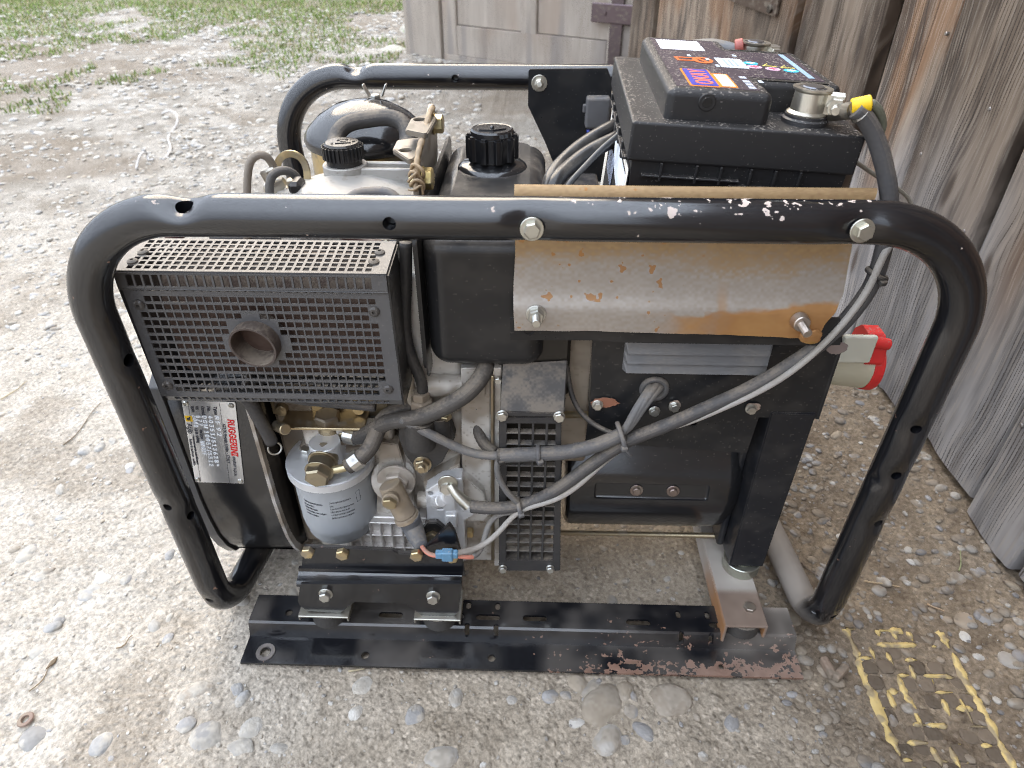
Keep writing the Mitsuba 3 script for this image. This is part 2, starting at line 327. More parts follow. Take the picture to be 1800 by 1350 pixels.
def lettering(text, h, M, depth=0.0003, bold=False, width=None, centre=False):
    t = meshkit.text_mesh(text, h, depth, bold)
    if width: t.apply_scale([width / t.extents[0], 1, 1])
    if centre: t.apply_translation([-t.bounds[:, 0].mean(), -h / 2, 0])
    return put(t, M)
ZINC, GOLD, BRASS, STEEL, ALU = (0.60, 0.60, 0.56), (0.62, 0.49, 0.27), (0.50, 0.38, 0.19), (0.36, 0.34, 0.31), (0.52, 0.50, 0.47)
BLACK, RUBBER, PAINT = (0.012, 0.012, 0.013), (0.035, 0.034, 0.033), (0.012, 0.013, 0.016)

# ---------------------------------------------------------------- ground
def seen(x, y, z=0.0, margin=60):
    """Roughly whether a point of the yard can be of any use (used only to spend stones and grass where the yard is open to view)."""
    q = np.stack([x - CAM[0], y - CAM[1], np.full_like(x, z) - CAM[2]], -1); r = np.array([math.cos(YAW), math.sin(YAW), 0]); d = np.cross(FWD, r)
    w = q @ FWD; px, py = 900 + 1199 * (q @ r) / w, 675 + 1199 * (q @ d) / w
    return (w > 0.1) & (px > -margin) & (px < 1800 + margin) & (py > -margin) & (py < 1350 + margin)
def height(x, y):
    p = np.stack([x, y, np.zeros_like(x)], -1)
    h = 0.020 * (meshkit.fbm(p * 2.3, 3, 11) - 0.5) + 0.010 * (meshkit.fbm(p * 14, 3, 12) - 0.5) + 0.0045 * (meshkit.fbm(p * 70, 2, 13) - 0.5)
    under = np.clip((0.38 - np.maximum(np.abs(x), np.abs(y - 0.19) * 1.35)) / 0.12, 0, 1)
    h = h * (1 - 0.8 * under) - 0.004 * under
    h = h + 0.03 * np.clip(y - 1.5, 0, 6) * meshkit.noise(p * 0.5, 14) * 0.6
    wall = np.clip((x - 0.46) / 0.10, 0, 1) * np.clip((1.0 - y) / 0.2, 0, 1)
    return h * (1 - 0.5 * wall) + 0.012 * wall
def graded(a, b, step, lo, hi):
    m = np.arange(a, b + step, step); o, s = [], step
    v = m[-1]
    while v < hi: s *= 1.13; v += s; o.append(v)
    u, s, v = [], step, m[0]
    while v > lo: s *= 1.13; v -= s; u.append(v)
    return np.r_[u[::-1], m, o]
gx, gy = graded(-1.05, 0.66, 0.0045, -90, 60), graded(-0.24, 0.95, 0.0045, -40, 110)
X, Y = np.meshgrid(gx, gy, indexing='ij'); Z = height(X, Y)
Z = np.where(np.hypot(X, Y) > 25, 0.0, Z)
i, j = np.meshgrid(np.arange(len(gx) - 1), np.arange(len(gy) - 1), indexing='ij'); k = i * len(gy) + j
gm = trimesh.Trimesh(np.stack([X, Y, Z], -1).reshape(-1, 3), np.vstack([np.stack([k, k + len(gy), k + len(gy) + 1], -1).reshape(-1, 3), np.stack([k, k + len(gy) + 1, k + 1], -1).reshape(-1, 3)]), process=False)
add('ground', gm, 'ground_dirt', smooth=True, label='pale compacted gravel yard, browner dirt beside the barn boards', kind='structure')

STONE = np.array([(0.36, 0.34, 0.31), (0.46, 0.43, 0.38), (0.25, 0.25, 0.26), (0.215, 0.217, 0.225), (0.30, 0.24, 0.18), (0.55, 0.53, 0.49), (0.33, 0.27, 0.20), (0.30, 0.302, 0.308)])
def pebble(x, y, r, seed, sub, sink, z=None):
    s = trimesh.creation.icosphere(sub, 1.0); v = np.array(s.vertices); g = np.random.default_rng(seed)
    v *= 1 + 0.55 * (meshkit.fbm(v * 1.1 + seed * 3.7, 2, 3)[:, None] - 0.5)
    v *= [1, 0.55 + 0.35 * g.random(), 0.34 + 0.22 * g.random()]
    f = s.faces[(s.vertices[s.faces].mean(1)[:, 2] > -0.45)]
    a = g.random() * 6.283; c, q = math.cos(a), math.sin(a); t = (g.random() - 0.5) * 0.5
    v = v @ np.array([[1, 0, t], [0, 1, 0], [0, 0, 1]]); v = v @ np.array([[c, q, 0], [-q, c, 0], [0, 0, 1]]) * r
    zb = float(height(np.array([x]), np.array([y]))[0]) if z is None else z
    return v + [x, y, zb + v[:, 2].max() * (1 - 2 * sink)], f
def tint(x, y, g, n=1):
    c = STONE[g.integers(0, len(STONE))] * (0.70 + 0.3 * g.random())
    return c
# the stones one can pick out: (pixel-independent positions in metres, radius)
BIG = [((-0.4884, 0.0618, 0), 0.013), ((-0.4989, 0.0371, 0), 0.010), ((-0.416, 0.1073, 0), 0.010), ((-0.3995, -0.0051, 0), 0.011), ((-0.3247, -0.0787, 0), 0.015), ((-0.2962, -0.121, 0), 0.017), ((-0.2597, -0.1306, 0), 0.012), ((-0.2834, -0.0726, 0), 0.007),
       ((-0.0606, -0.0726, 0), 0.011), ((0.0886, -0.0783, 0), 0.023), ((0.1469, -0.0765, 0), 0.025), ((0.0922, -0.1093, 0), 0.020), ((0.0631, -0.0579, 0), 0.013), ((0.1114, -0.0656, 0), 0.012), ((0.115, -0.0845, 0), 0.008), ((0.1239, -0.1029, 0), 0.012),
       ((0.08, -0.0635, 0), 0.014), ((-0.0704, -0.1354, 0), 0.016), ((-0.2571, -0.1115, 0), 0.014), ((-0.6042, 0.0882, 0), 0.013), ((-0.5099, -0.0012, 0), 0.008), ((-0.5089, 0.0025, 0), 0.007), ((-0.1551, -0.0614, 0), 0.014), ((-0.0971, -0.0983, 0), 0.012),
       ((0.3248, -0.0311, 0), 0.011), ((0.2136, -0.0918, 0), 0.010), ((-0.4596, -0.1259, 0), 0.014), ((-0.3914, -0.1292, 0), 0.013), ((-0.2221, -0.1295, 0), 0.010), ((0.5192, 0.0838, 0), 0.011), ((0.4982, 0.0291, 0), 0.012), ((0.5194, -0.022, 0), 0.012), ((0.5183, 0.026, 0), 0.010)]
stones = [(b[0][0], b[0][1], b[1] * 1.2) for b in BIG]
n_far = 0
cand = []
for _ in range(2600):
    y = rng.uniform(-0.2, 1.3); x = rng.uniform(-1.6, 0.56); r = 0.0046 + 0.007 * rng.random() ** 3
    if abs(x) < 0.34 and -0.06 < y < 0.02: continue
    cand.append((x, y, r))
ca = np.array(cand); ok = seen(ca[:, 0], ca[:, 1], margin=10); wgt = ca[:, 2] / np.hypot(ca[:, 1] + 0.45, 0.65) * (0.45 + 0.55 * (meshkit.noise(np.c_[ca[:, :2] * 4, ca[:, :1] * 0], 21)))
order = [q for q in np.argsort(-wgt) if ok[q]]
stones += [tuple(ca[q]) for q in order[:300 - len(stones)]]
SHAPES_ = {}
for s, (x, y, r) in enumerate(stones):
    v, f = pebble(x, y, r, s + 50, 2 if r > 0.007 else 1, (0.80 if s < len(BIG) else 0.66 + 0.16 * rng.random()))
    add('ground__stone', trimesh.Trimesh(v, f, process=False), 'stone_skin', tint(x, y, rng), True)
# the grit too small to pick apart
lib = []
for s in range(24):
    v, f = pebble(0, 0, 1.0, 900 + s, 1, 0.25, 0.0); lib.append((v, f))
vs, fs, cs, at_ = [], [], [], 0
def scatter(n, x0, x1, y0, y1, rmin, rmax, power, wallside=False):
    global at_
    x, y = rng.uniform(x0, x1, n), rng.uniform(y0, y1, n)
    m = seen(x, y, margin=40)
    m &= meshkit.noise(np.stack([x * 3.1, y * 3.1, np.zeros(n)], -1), 31) + 0.25 * meshkit.noise(np.stack([x * 17, y * 17, np.zeros(n)], -1), 32) > rng.random(n) * 0.9
    m &= ~((x > 0.355) & (x < 0.470) & (y < 0.022) & (rng.random(n) < 0.8))
    x, y = x[m], y[m]; z = height(x, y); r = rmin + (rmax - rmin) * rng.random(len(x)) ** power
    for a, b, c, q in zip(x, y, z, r):
        v, f = lib[rng.integers(0, 24)]
        vs.append(v * q + [a, b, c - 0.22 * q]); fs.append(f + at_); at_ += len(v)
        base = STONE[rng.integers(0, len(STONE))] * (0.7 + 0.5 * rng.random())
        pale = np.clip((-0.02 - a) / 0.4, 0, 1); pale = max(pale, float(b > 0.6))
        cs.append(np.tile(base * (0.75 + 0.35 * pale), (len(v), 1)))
scatter(6500, -0.9, 0.60, -0.22, 0.75, 0.0010, 0.0034, 2.6)
scatter(2000, 0.26, 0.58, -0.20, 0.9, 0.0014, 0.0066, 2.6)
scatter(900, 0.30, 0.58, -0.20, 0.9, 0.003, 0.0095, 1.8)
scatter(13000, -2.3, 0.55, 0.5, 1.9, 0.0026, 0.011, 2.6)
scatter(11000, -4.2, -0.2, 1.6, 4.6, 0.005, 0.020, 2.6)
add('ground__gravel', trimesh.Trimesh(np.vstack(vs), np.vstack(fs), process=False), 'stone_skin', np.vstack(cs), True, label='loose grey and beige gravel strewn over the yard', kind='stuff')

# ---------------------------------------------------------------- grass patches in the yard behind
vs, fs, cs, at_ = [], [], [], 0
n = 150000
x, y = rng.uniform(-5.2, 0.0, n), rng.uniform(1.15, 6.6, n)
dens = meshkit.fbm(np.stack([x * 1.5, y * 1.3, np.zeros(n)], -1), 3, 41) + 0.16 * (meshkit.noise(np.stack([x * 9, y * 9, np.zeros(n)], -1), 42) - 0.5)
lim = np.interp(y, [1.15, 1.5, 2.2, 3.0, 4.0, 6.6], [0.80, 0.76, 0.585, 0.445, 0.36, 0.32]) + np.where((x > -1.05) & (y < 3.3), 0.16, 0.0)
m = (dens > lim) & seen(x, y, margin=30) & (rng.random(n) < 0.85)
m &= ~((x > -0.64) & (y > 2.45))
x, y = x[m], y[m]; z = height(x, y); h = 0.008 + 0.024 * rng.random(len(x)) ** 1.8; w = 0.0016 + 0.0024 * rng.random(len(x)); a = rng.random(len(x)) * 6.283
lean = 0.25 + 0.9 * rng.random(len(x)); la = rng.random(len(x)) * 6.283
ox, oy = np.cos(a) * w, np.sin(a) * w; lx, ly = np.cos(la) * lean * h, np.sin(la) * lean * h
P = np.stack([np.stack([x - ox, y - oy, z - 0.003], -1), np.stack([x + ox, y + oy, z - 0.003], -1), np.stack([x - 0.7 * ox + 0.35 * lx, y - 0.7 * oy + 0.35 * ly, z + 0.6 * h], -1), np.stack([x + 0.7 * ox + 0.35 * lx, y + 0.7 * oy + 0.35 * ly, z + 0.6 * h], -1), np.stack([x + lx, y + ly, z + 0.9 * h], -1)], 1)
F = (np.arange(len(x)) * 5)[:, None, None] + np.array([[0, 1, 3], [0, 3, 2], [2, 3, 4]])[None]
t = rng.random(len(x))[:, None]; dry = (rng.random(len(x)) < 0.28)[:, None]; br = (0.75 + 0.5 * rng.random(len(x)))[:, None]
C = np.where(dry, [0.36, 0.31, 0.18], (1 - t) * np.array([0.13, 0.20, 0.055]) + t * np.array([0.235, 0.30, 0.10])) * br
add('grass', trimesh.Trimesh(P.reshape(-1, 3), F.reshape(-1, 3), process=False), 'grass_blade', np.repeat(C, 5, 0), False, label='short patchy green grass growing through the gravel', kind='stuff', category='grass')

# ---------------------------------------------------------------- barn: open plank door, wall boards, panelled door
def board(base, o, ex, w, t, z0, z1, bsdf, idx, ragged=0.0, seed=0, nz=40, v0=0.0):
    """A board standing up from o: its width along ex, its thickness along the normal away from the viewer, a slightly uneven face and edges."""
    ex = unit(ex); nrm = np.array([-ex[1], ex[0], 0.0]); nu = max(4, int(w / 0.0025)); nz = max(4, nz // 2)
    U, V = np.meshgrid(np.linspace(0, w, nu + 1), np.linspace(0, 1, nz + 1), indexing='ij')
    low = z0 + ragged * (meshkit.noise(np.stack([U * 18, U * 0 + seed * 5.1, U * 0], -1), 3) - 0.5) + ragged * 0.3 * (meshkit.noise(np.stack([U * 70, U * 0 + seed, U * 0], -1), 4) - 0.5)
    H = low + (z1 - low) * V
    warp = 0.0022 * (meshkit.noise(np.stack([U * 20, H * 1.3, U * 0 + seed * 2.7], -1), 5) - 0.5)
    edge = np.minimum(U, w - U); warp = warp + 0.0035 * np.exp(-edge / 0.0022)
    side = 0.0018 * (meshkit.noise(np.stack([H * 6, U * 0 + seed * 1.7, (U > w / 2) * 9.0], -1), 7) - 0.5)
    P = np.asarray(o, float) + (U + side)[..., None] * ex + warp[..., None] * nrm; P[..., 2] = H
    B = np.asarray(o, float) + U[..., None] * ex + t * nrm; B[..., 2] = H
    m, q = U.shape; I = np.arange(m * q).reshape(m, q); quads = []
    g = lambda J: np.stack([J[:-1, :-1], J[1:, :-1], J[1:, 1:], J[:-1, 1:]], -1).reshape(-1, 4)
    quads += [g(I), g(I + m * q)[:, ::-1]]
    for line in (I[0], I[-1][::-1], I[:, 0][::-1], I[:, -1]):
        quads.append(np.stack([line[:-1], line[1:], line[1:] + m * q, line[:-1] + m * q], -1))
    f = np.vstack(quads); v = np.vstack([P.reshape(-1, 3), B.reshape(-1, 3)])
    uv = np.stack([10.0 * idx + 1.0 + U, H + v0], -1).reshape(-1, 2)
    return add(base, trimesh.Trimesh(v, np.vstack([f[:, [0, 1, 2]], f[:, [0, 2, 3]]]), process=False), bsdf, uv=np.vstack([uv, uv + [0.003, 0]]))
# the door leaf that stands open on the right: six boards, seen from the yard side; its hinge edge is the far one
edges = [0.763, 0.588, 0.378, 0.187, 0.085, -0.12, -0.33, -0.52]
for i, (a, b) in enumerate(zip(edges[:-1], edges[1:])):
    g = (0.0085, 0.009, 0.011, 0.006, 0.008, 0.007, 0.007)[i]
    board('plank_door__plank', (0.566 + (0.004, 0.0, 0.009, 0.002, 0.006, 0.0, 0.004)[i], a - g / 2, 0), (0, -1, 0), a - b - g, 0.028, 0.014 + 0.006 * (i % 3), 2.15, 'barn_wood', i + 1, 0.006, i + 3, 150)
nails = [(0.17, 0.165), (0.26, 0.365), (0.13, 0.20), (0.37, 0.48), (0.60, 0.50), (0.445, 0.44), (0.245, 0.33), (0.40, 0.30), (0.56, 0.35), (0.20, 0.42)]
for (yy, zz) in nails:
    add('plank_door__nail', cyl((0.5655, yy, zz), (0.5725, yy, zz), 0.0028, 8), 'plated_metal', (0.32, 0.30, 0.30), 25)
labels['plank_door'] = dict(label='weathered grey-brown plank door leaf standing open at right of the generator', category='barn door')
# the wall boards behind, running back from the hinge of that leaf
wa, wb = np.array([0.632, 0.862, 0]), np.array([0.252, 2.50, 0]); wd = unit(wb - wa); wn = np.array([-0.974, -0.226, 0])
cuts = [(0.050, 0.20), (0.205, 0.33), (0.335, 0.62), (0.625, 1.12), (1.125, 1.33)]
for i, (a, b) in enumerate(cuts):
    o = wa + wd * b
    board('barn_wall__plank', o + (0.010 * (i % 2)) * -wn, -wd, b - a - 0.008, 0.03, -0.02, 2.4, 'barn_wood', i + 21, 0.02, i + 31, 120, v0=0.35)
add('barn_wall__post', rbox((0.672, 0.80, -0.05), (0.76, 0.93, 2.4), 0.004, 0), 'barn_wood', uv=np.zeros((24, 2)) + [160.3, 1.0])
labels['barn_wall'] = dict(label='brown wall boards between the panelled door and the open plank door', category='barn wall')
def strap(base, z, s0, s1, h0, h1, **said):
    a, b = wa + wd * s0, wa + wd * s1; off = wn * 0.004
    q = [a + off + [0, 0, z - h0 / 2], b + off + [0, 0, z - h1 / 2], b + off + [0, 0, z + h1 / 2], a + off + [0, 0, z + h0 / 2]]
    return add(base, trimesh.convex.convex_hull(np.vstack([q, np.array(q) + wn * 0.005])), 'plated_metal', (0.13, 0.085, 0.075), False, **said)

strap('barn_wall__strap_hinge', 0.462, 0.40, 0.66, 0.052, 0.034, label='rusty iron strap hinge nailed across the boards')
add('barn_wall__nail', cyl(wa + wd * 0.425 + wn * 0.008 + [0, 0, 0.449], wa + wd * 0.425 + wn * 0.014 + [0, 0, 0.449], 0.009, 10), 'plated_metal', (0.05, 0.04, 0.04), 25)
for lo, hi in (((0.6075, -3.2, -0.05), (0.66, 0.775, 2.5)), ((0.80, 0.85, -0.05), (0.86, 3.2, 2.5)), ((0.30, 3.2, -0.05), (0.80, 3.26, 2.5))):
    b = rbox(lo, hi, 0.004, 0)
    add('barn_wall__inner_wall', b, 'barn_wood', uv=np.c_[np.full(len(b.vertices), 171.0) + b.vertices[:, 1], b.vertices[:, 2]])
# the panelled door further back, with its post, stile, rails and panels
d0 = np.array((-0.4149, 3.0967, 0)); d0[2] = 0; dd = unit([math.cos(math.radians(31.5)), -math.sin(math.radians(31.5)), 0]); dn = np.array([dd[1], -dd[0], 0])
def door_board(base, s0, s1, z0, z1, proud, idx, t=0.03): board(base, d0 + dd * s0 + dn * proud, dd, s1 - s0, t, z0, z1, 'door_wood', idx, 0.0, idx, 60)
door_board('panelled_door__post', -0.225, -0.008, 0.006, 2.2, 0.025, 41, 0.09)
door_board('panelled_door__stile', 0.0, 0.078, -0.01, 2.1, 0.012, 42, 0.04)
door_board('panelled_door__panel', 0.080, 0.428, 0.17, 2.0, 0.0, 43)
door_board('panelled_door__mullion', 0.430, 0.508, 0.165, 2.1, 0.012, 44, 0.04)
door_board('panelled_door__panel', 0.510, 0.848, 0.17, 2.0, 0.0, 45)
door_board('panelled_door__stile', 0.850, 1.02, 0.0, 2.1, 0.012, 47, 0.04)
door_board('panelled_door__sill', 0.0, 1.02, -0.02, 0.040, 0.018, 48, 0.05)
b = board('panelled_door__bottom_rail', d0 + dd * 0.080 + dn * 0.012, dd, 0.768, 0.04, 0.042, 0.165, 'door_wood', 46, 0.0, 46, 30)
M = frame(d0 + dn * 0.016, dd, (0, 0, 1))
add('panelled_door__iron_bar', put(rbox((0.862, -0.02, 0), (0.918, 2.1, 0.008), 0.002, 0), M), 'plated_metal', (0.13, 0.10, 0.115), 25)
add('panelled_door__strap_hinge', put(cat(rbox((0.78, 0.235, 0.009), (0.99, 0.305, 0.017), 0.003, 0), cyl((0.995, 0.225, 0.016), (0.995, 0.312, 0.016), 0.014, 12), cyl((0.84, 0.27, 0.016), (0.84, 0.27, 0.022), 0.009, 10)), M), 'plated_metal', (0.14, 0.105, 0.12), 25)
labels['panelled_door'] = dict(label='pale bleached panelled wooden door with iron strap hinge behind the generator', category='door')

# ---------------------------------------------------------------- small things lying in the yard
def boulder(base, o, r, sq, seed, col, **said):
    s = trimesh.creation.icosphere(3, 1.0); v = np.array(s.vertices); v *= 1 + 0.5 * (meshkit.fbm(v * 1.2 + seed, 3, 5)[:, None] - 0.5)
    return add(base, trimesh.Trimesh(v * r * np.array(sq) + np.array(o), s.faces, process=False), 'stone_skin', col, True, **said)
boulder('boulder', (-0.70, 3.30, -0.01), 0.085, (1, 0.8, 0.6), 3, (0.33, 0.33, 0.25), label='mossy grey boulder at the foot of the pale door post', category='boulder')
boulder('boulder', (-0.66, 3.80, 0.01), 0.10, (1, 0.8, 0.6), 8, (0.36, 0.35, 0.29), label='rounded grey boulder further back, half hidden by the door post', category='boulder')
boulder('boulder', (-1.02, 4.1, -0.01), 0.08, (1.2, 0.8, 0.5), 12, (0.40, 0.39, 0.36), label='low flat grey boulder in the grass left of the door', category='boulder')
w0 = np.array((-0.4761, -0.1124, 0.003))
add('washer', put(lathe([[0.0035, 0], [0.0072, 0], [0.0078, 0.0012], [0.0070, 0.0024], [0.0040, 0.0024], [0.0035, 0.0012], [0.0035, 0]], np.eye(4), 24), frame(w0 + [0, 0, float(height(w0[:1], w0[1:2])[0]) - 0.001], (1, 0.1, 0.1), (0, 1, 0.05))), 'dusty_rubber', (0.20, 0.13, 0.10), 30, label='small brown washer lying on the pale gravel at lower left', category='washer')
def straw(base, a, b, r, col, cat_, label, bend=0.004, leaf=0.0):
    a, b = np.array(a), np.array(b); q = [a + (b - a) * t + np.array([0, 0, 0.001]) + bend * math.sin(t * 5.0) * unit(np.cross(b - a, [0, 0, 1])) for t in np.linspace(0, 1, 6)]
    q = [[u[0], u[1], float(height(np.array([u[0]]), np.array([u[1]]))[0]) + r * 1.2 + 0.0012] for u in q]
    ms = [sweep(spline(q, 0.004), np.linspace(r, r * 0.6, len(spline(q, 0.004))), 6)]
    if leaf:
        e = np.array(q[-1]); dv = unit(b - a); s = np.cross(dv, [0, 0, 1]); pts = [e - dv * leaf, e + s * leaf * 0.28, e + dv * leaf * 0.7, e - s * leaf * 0.28]
        ms.append(trimesh.convex.convex_hull(np.vstack([pts, np.array(pts) + [0, 0, 0.0012], [e + [0, 0, 0.003]]])))
    return add(base, cat(*ms), 'dusty_rubber', col, 40, label=label, category=cat_)
straw('dead_leaf', (-0.4911, -0.0837, 0), (-0.4822, -0.0521, 0), 0.0007, (0.16, 0.10, 0.04), 'leaf', 'brown dead leaf on a long stalk on the pale gravel', 0.003, 0.009)
straw('twig', (-0.4262, -0.0338, 0), (-0.4153, -0.0184, 0), 0.0008, (0.22, 0.14, 0.07), 'twig', 'short brown twig on the gravel left of the frame', 0.003)
straw('straw', (-0.1738, -0.0512, 0), (-0.1578, -0.0482, 0), 0.0010, (0.55, 0.47, 0.28), 'straw', 'pale straw just in front of the black base rail', 0.0005)
straw('straw', (0.4088, 0.0845, 0), (0.4461, 0.0759, 0), 0.0010, (0.45, 0.32, 0.17), 'straw', 'tan straw on the dirt right of the frame leg', 0.001)
straw('straw', (0.4665, 0.0521, 0), (0.4788, 0.0403, 0), 0.0011, (0.34, 0.21, 0.11), 'straw', 'brown straw near the foot of the plank door', 0.0005)
straw('twig', (0.3418, 0.1079, 0), (0.3559, 0.0888, 0), 0.0010, (0.10, 0.07, 0.05), 'twig', 'dark twig between the dusty bottom tube and the right leg', 0.001)
straw('straw', (-0.8352, 0.3992, 0), (-0.8222, 0.4499, 0), 0.0011, (0.42, 0.35, 0.22), 'straw', 'long pale straw at the far left of the gravel', 0.002)
straw('twig', (-0.6673, 0.2868, 0), (-0.6599, 0.3866, 0), 0.0009, (0.17, 0.13, 0.09), 'twig', 'long thin twig left of the upper frame leg', 0.004)
straw('grass_stem', (0.5195, 0.0937, 0), (0.5357, 0.1225, 0), 0.0008, (0.17, 0.22, 0.07), 'grass', 'single green grass stem near the plank door', 0.001)
for k, (a, b) in enumerate((((0.3242, -0.0279, 0), (0.3262, -0.0406, 0)), ((0.3234, -0.047, 0), (0.342, -0.0306, 0)))):
    a, b = np.array(a), np.array(b); add('brick_chip', rbox((-0.011, -0.005, -0.002), (0.011, 0.005, 0.006), 0.0025, 1).apply_transform(frame((a + b) / 2 + [0, 0, 0.002], b - a, (0, 0.1, 1))), 'stone_skin', (0.27, 0.19, 0.14), 40, label=('smaller greyish chip' if k == 0 else 'larger brown chip') + ' of the two brick chips beside the yellow grid', category='chip')
thr = [(-1.3338, 2.0871, 0.01), (-1.2791, 2.0474, 0.03), (-1.2102, 1.9385, 0.02), (-1.2129, 1.9031, 0.005), (-1.1715, 1.7739, 0.01), (-1.1278, 1.6885, 0.005), (-1.1055, 1.5903, 0.004)]
add('string_scrap', sweep(spline(thr, 0.02), 0.004, 6), 'dusty_rubber', (0.62, 0.60, 0.58), True, label='white scrap of string on the gravel behind, the farther one', category='string')
thr = [(-1.1453, 1.4995, 0.004), (-1.1487, 1.5487, 0.03), (-1.1537, 1.5922, 0.02), (-1.1385, 1.5676, 0.004), (-1.1259, 1.5705, 0.01)]
add('string_scrap', sweep(spline(thr, 0.02), 0.004, 6), 'dusty_rubber', (0.62, 0.60, 0.58), True, label='white curled scrap of string on the gravel, the nearer one', category='string')

# the yellow plastic grid sunk in the dirt: ribs of which only pieces still show
g0, g1, gy0, gy1 = 0.362, 0.464, -0.30, 0.016
def rib(a, b, w, seed, keep, z=0.0012):
    a, b = np.array(a), np.array(b); L = np.linalg.norm(b - a); n = max(3, int(L / 0.0022)); t = np.linspace(0, 1, n); p = a + (b - a) * t[:, None]; s = unit(np.r_[-(b - a)[1], (b - a)[0]])
    vis = meshkit.fbm(np.c_[p * 60, np.full(n, seed * 3.1)], 2, 61); gz = height(p[:, 0], p[:, 1])
    wid = w * (0.45 + 1.1 * meshkit.noise(np.c_[p * 210, np.full(n, seed * 1.3)], 62)) * np.clip((vis - (1 - keep) * 0.9 - 0.06) * 7, 0.0, 1)
    top = gz + z + 0.0022 * (meshkit.fbm(np.c_[p * 45, np.full(n, seed * 0.9)], 2, 63) - 0.5); v, f = [], []
    for i in range(n):
        for q, zz in ((-1, gz[i] - 0.004), (-0.8, top[i]), (0.8, top[i]), (1, gz[i] - 0.004)): v.append([*(p[i] + s * q * wid[i] * 0.5), zz if wid[i] > 1e-5 else gz[i] - 0.004])
        if i:
            for c in range(3): a_, b_ = 4 * (i - 1) + c, 4 * i + c; f += [[a_, b_, b_ + 1], [a_, b_ + 1, a_ + 1]]
    return trimesh.Trimesh(np.array(v), np.array(f), process=False)
nx, ny = 6, 18
for i in range(nx + 1):
    x = g0 + (g1 - g0) * i / nx; add('plastic_grid__rib', rib((x, gy1), (x, gy0), 0.0090 if i in (0, nx) else 0.0066, i, 0.72 if i in (0, nx) else 0.50, 0.0018), 'yellow_plastic', smooth=True)
for j in range(ny + 1):
    y = gy1 - (gy1 - gy0) * j / ny; add('plastic_grid__rib', rib((g0, y), (g1, y), 0.0066, 30 + j, 0.62 if j == 0 else 0.46, 0.0018), 'yellow_plastic', smooth=True)
# the dark soil packed into its cells, one low pat per cell
for i in range(nx):
    for j in range(ny):
        cx, cy = g0 + (g1 - g0) * (i + 0.5) / nx, gy1 - (gy1 - gy0) * (j + 0.5) / ny
        if rng.random() < 0.38 or not seen(np.array([cx]), np.array([cy]), margin=20)[0]: continue
        s = trimesh.creation.icosphere(2, 1.0); v = np.array(s.vertices); v *= 1 + 0.7 * (meshkit.fbm(v * 1.6 + i * 3 + j * 7, 2, 8)[:, None] - 0.5)
        v = np.sign(v) * np.abs(v) ** [0.7, 0.7, 1.0] * [0.0080, 0.0080, 0.0011] + [cx, cy, float(height(np.array([cx]), np.array([cy]))[0])]
        c = np.array((0.120, 0.094, 0.070)) * (0.75 + 0.7 * rng.random()); add('plastic_grid__soil', trimesh.Trimesh(v, s.faces, process=False), 'soil', c, True)
labels['plastic_grid'] = dict(label='worn yellow plastic ground grid half buried in dirt at lower right', category='ground grid')

# ---------------------------------------------------------------- generator: tube frame
G = 'generator__'
labels['generator'] = dict(label='black tube-framed diesel generator set with cables, standing on the gravel', category='generator')
H = 0.472
loop = [(-0.318, 0, 0.020), (-0.327, 0, H), (0.327, 0, H), (0.318, 0, 0.020), (0.285, 0.430, 0.020), (0.322, 0.448, H), (-0.315, 0.448, H), (-0.275, 0.430, 0.020)]
cl = fillet(loop, [0.045, 0.083, 0.083, 0.045, 0.045, 0.083, 0.083, 0.045], 0.0036, True)
tube = sweep(cl, 0.0150, 36, True); v = np.array(tube.vertices)
def dimple(c, r, depth, d):
    w = np.exp(-np.sum((v - np.array(c)) ** 2, 1) / r ** 2)
    v[:] += w[:, None] * depth * unit(d)
holes = []
def tube_hole(c, d, r=0.0042, r2=0.012, depth=0.003):
    d = unit(d); dimple(np.array(c) - d * 0.0, r2, depth, d); holes.append((np.array(c) - d * 0.004, np.array(c) + d * 0.011, r))
B1, B2 = np.array((0.0084, -0.0125, 0.47)), np.array((0.2278, -0.0125, 0.4716))
for b in (B1, B2): dimple(b, 0.016, 0.0050, (0, 1, -0.1))
tube_hole((-0.0877, -0.0148, 0.473), (0, 1, 0), 0.0046, 0.006, 0.0008)
dimple((-0.232, -0.004, H + 0.012), 0.013, 0.011, (0, 0.3, -1)); holes.append((np.array((-0.232, 0.0, H + 0.012)), np.array((-0.232, 0.001, H - 0.010)), 0.0062))
tube_hole((-0.3143, -0.002, 0.3508), (-1, 0.25, 0), 0.0055, 0.011, 0.002)
for c, d in (((-0.3235, -0.013, 0.1937), (0.1, 1, 0)), ((-0.3111, -0.004, 0.1756), (-1, 0.4, 0)), ((-0.321, -0.013, 0.0557), (0.2, 1, 0)), ((0.3214, -0.0135, 0.3024), (0, 1, 0)), ((0.322, -0.0135, 0.2518), (0, 1, 0)), ((0.3255, -0.0135, 0.1926), (0, 1, 0)),
             ((0.3248, -0.012, 0.0526), (0, 1, 0.2)), ((0.3023, -0.008, 0.0489), (0.8, 1, 0))): tube_hole(c, d)
dimple((0.3086, -0.006, 0.2396), 0.008, 0.003, (1, 0.5, 0))
tube_hole((-0.0872, 0.434, 0.4729), (0, 1, 0), 0.0044, 0.006, 0.0008)
dimple((-0.21, 0.444, H + 0.012), 0.013, 0.010, (0, 0.2, -1))
tube.vertices = v
solid = man(tube)
for p, q, r in holes: solid -= man(cyl(p, q, r, 20))
add(G + 'tube_frame', solid, 'frame_paint', smooth=40, label='black painted bent tube frame with chipped paint along the top right')
for b in (B1, B2): bolt(G + 'frame_bolt', b, (0.02, -1, 0.12), 0.0102, 0.0058, (0.55, 0.54, 0.47), 0.0082, turn=0.2 if b is B1 else 0.5)

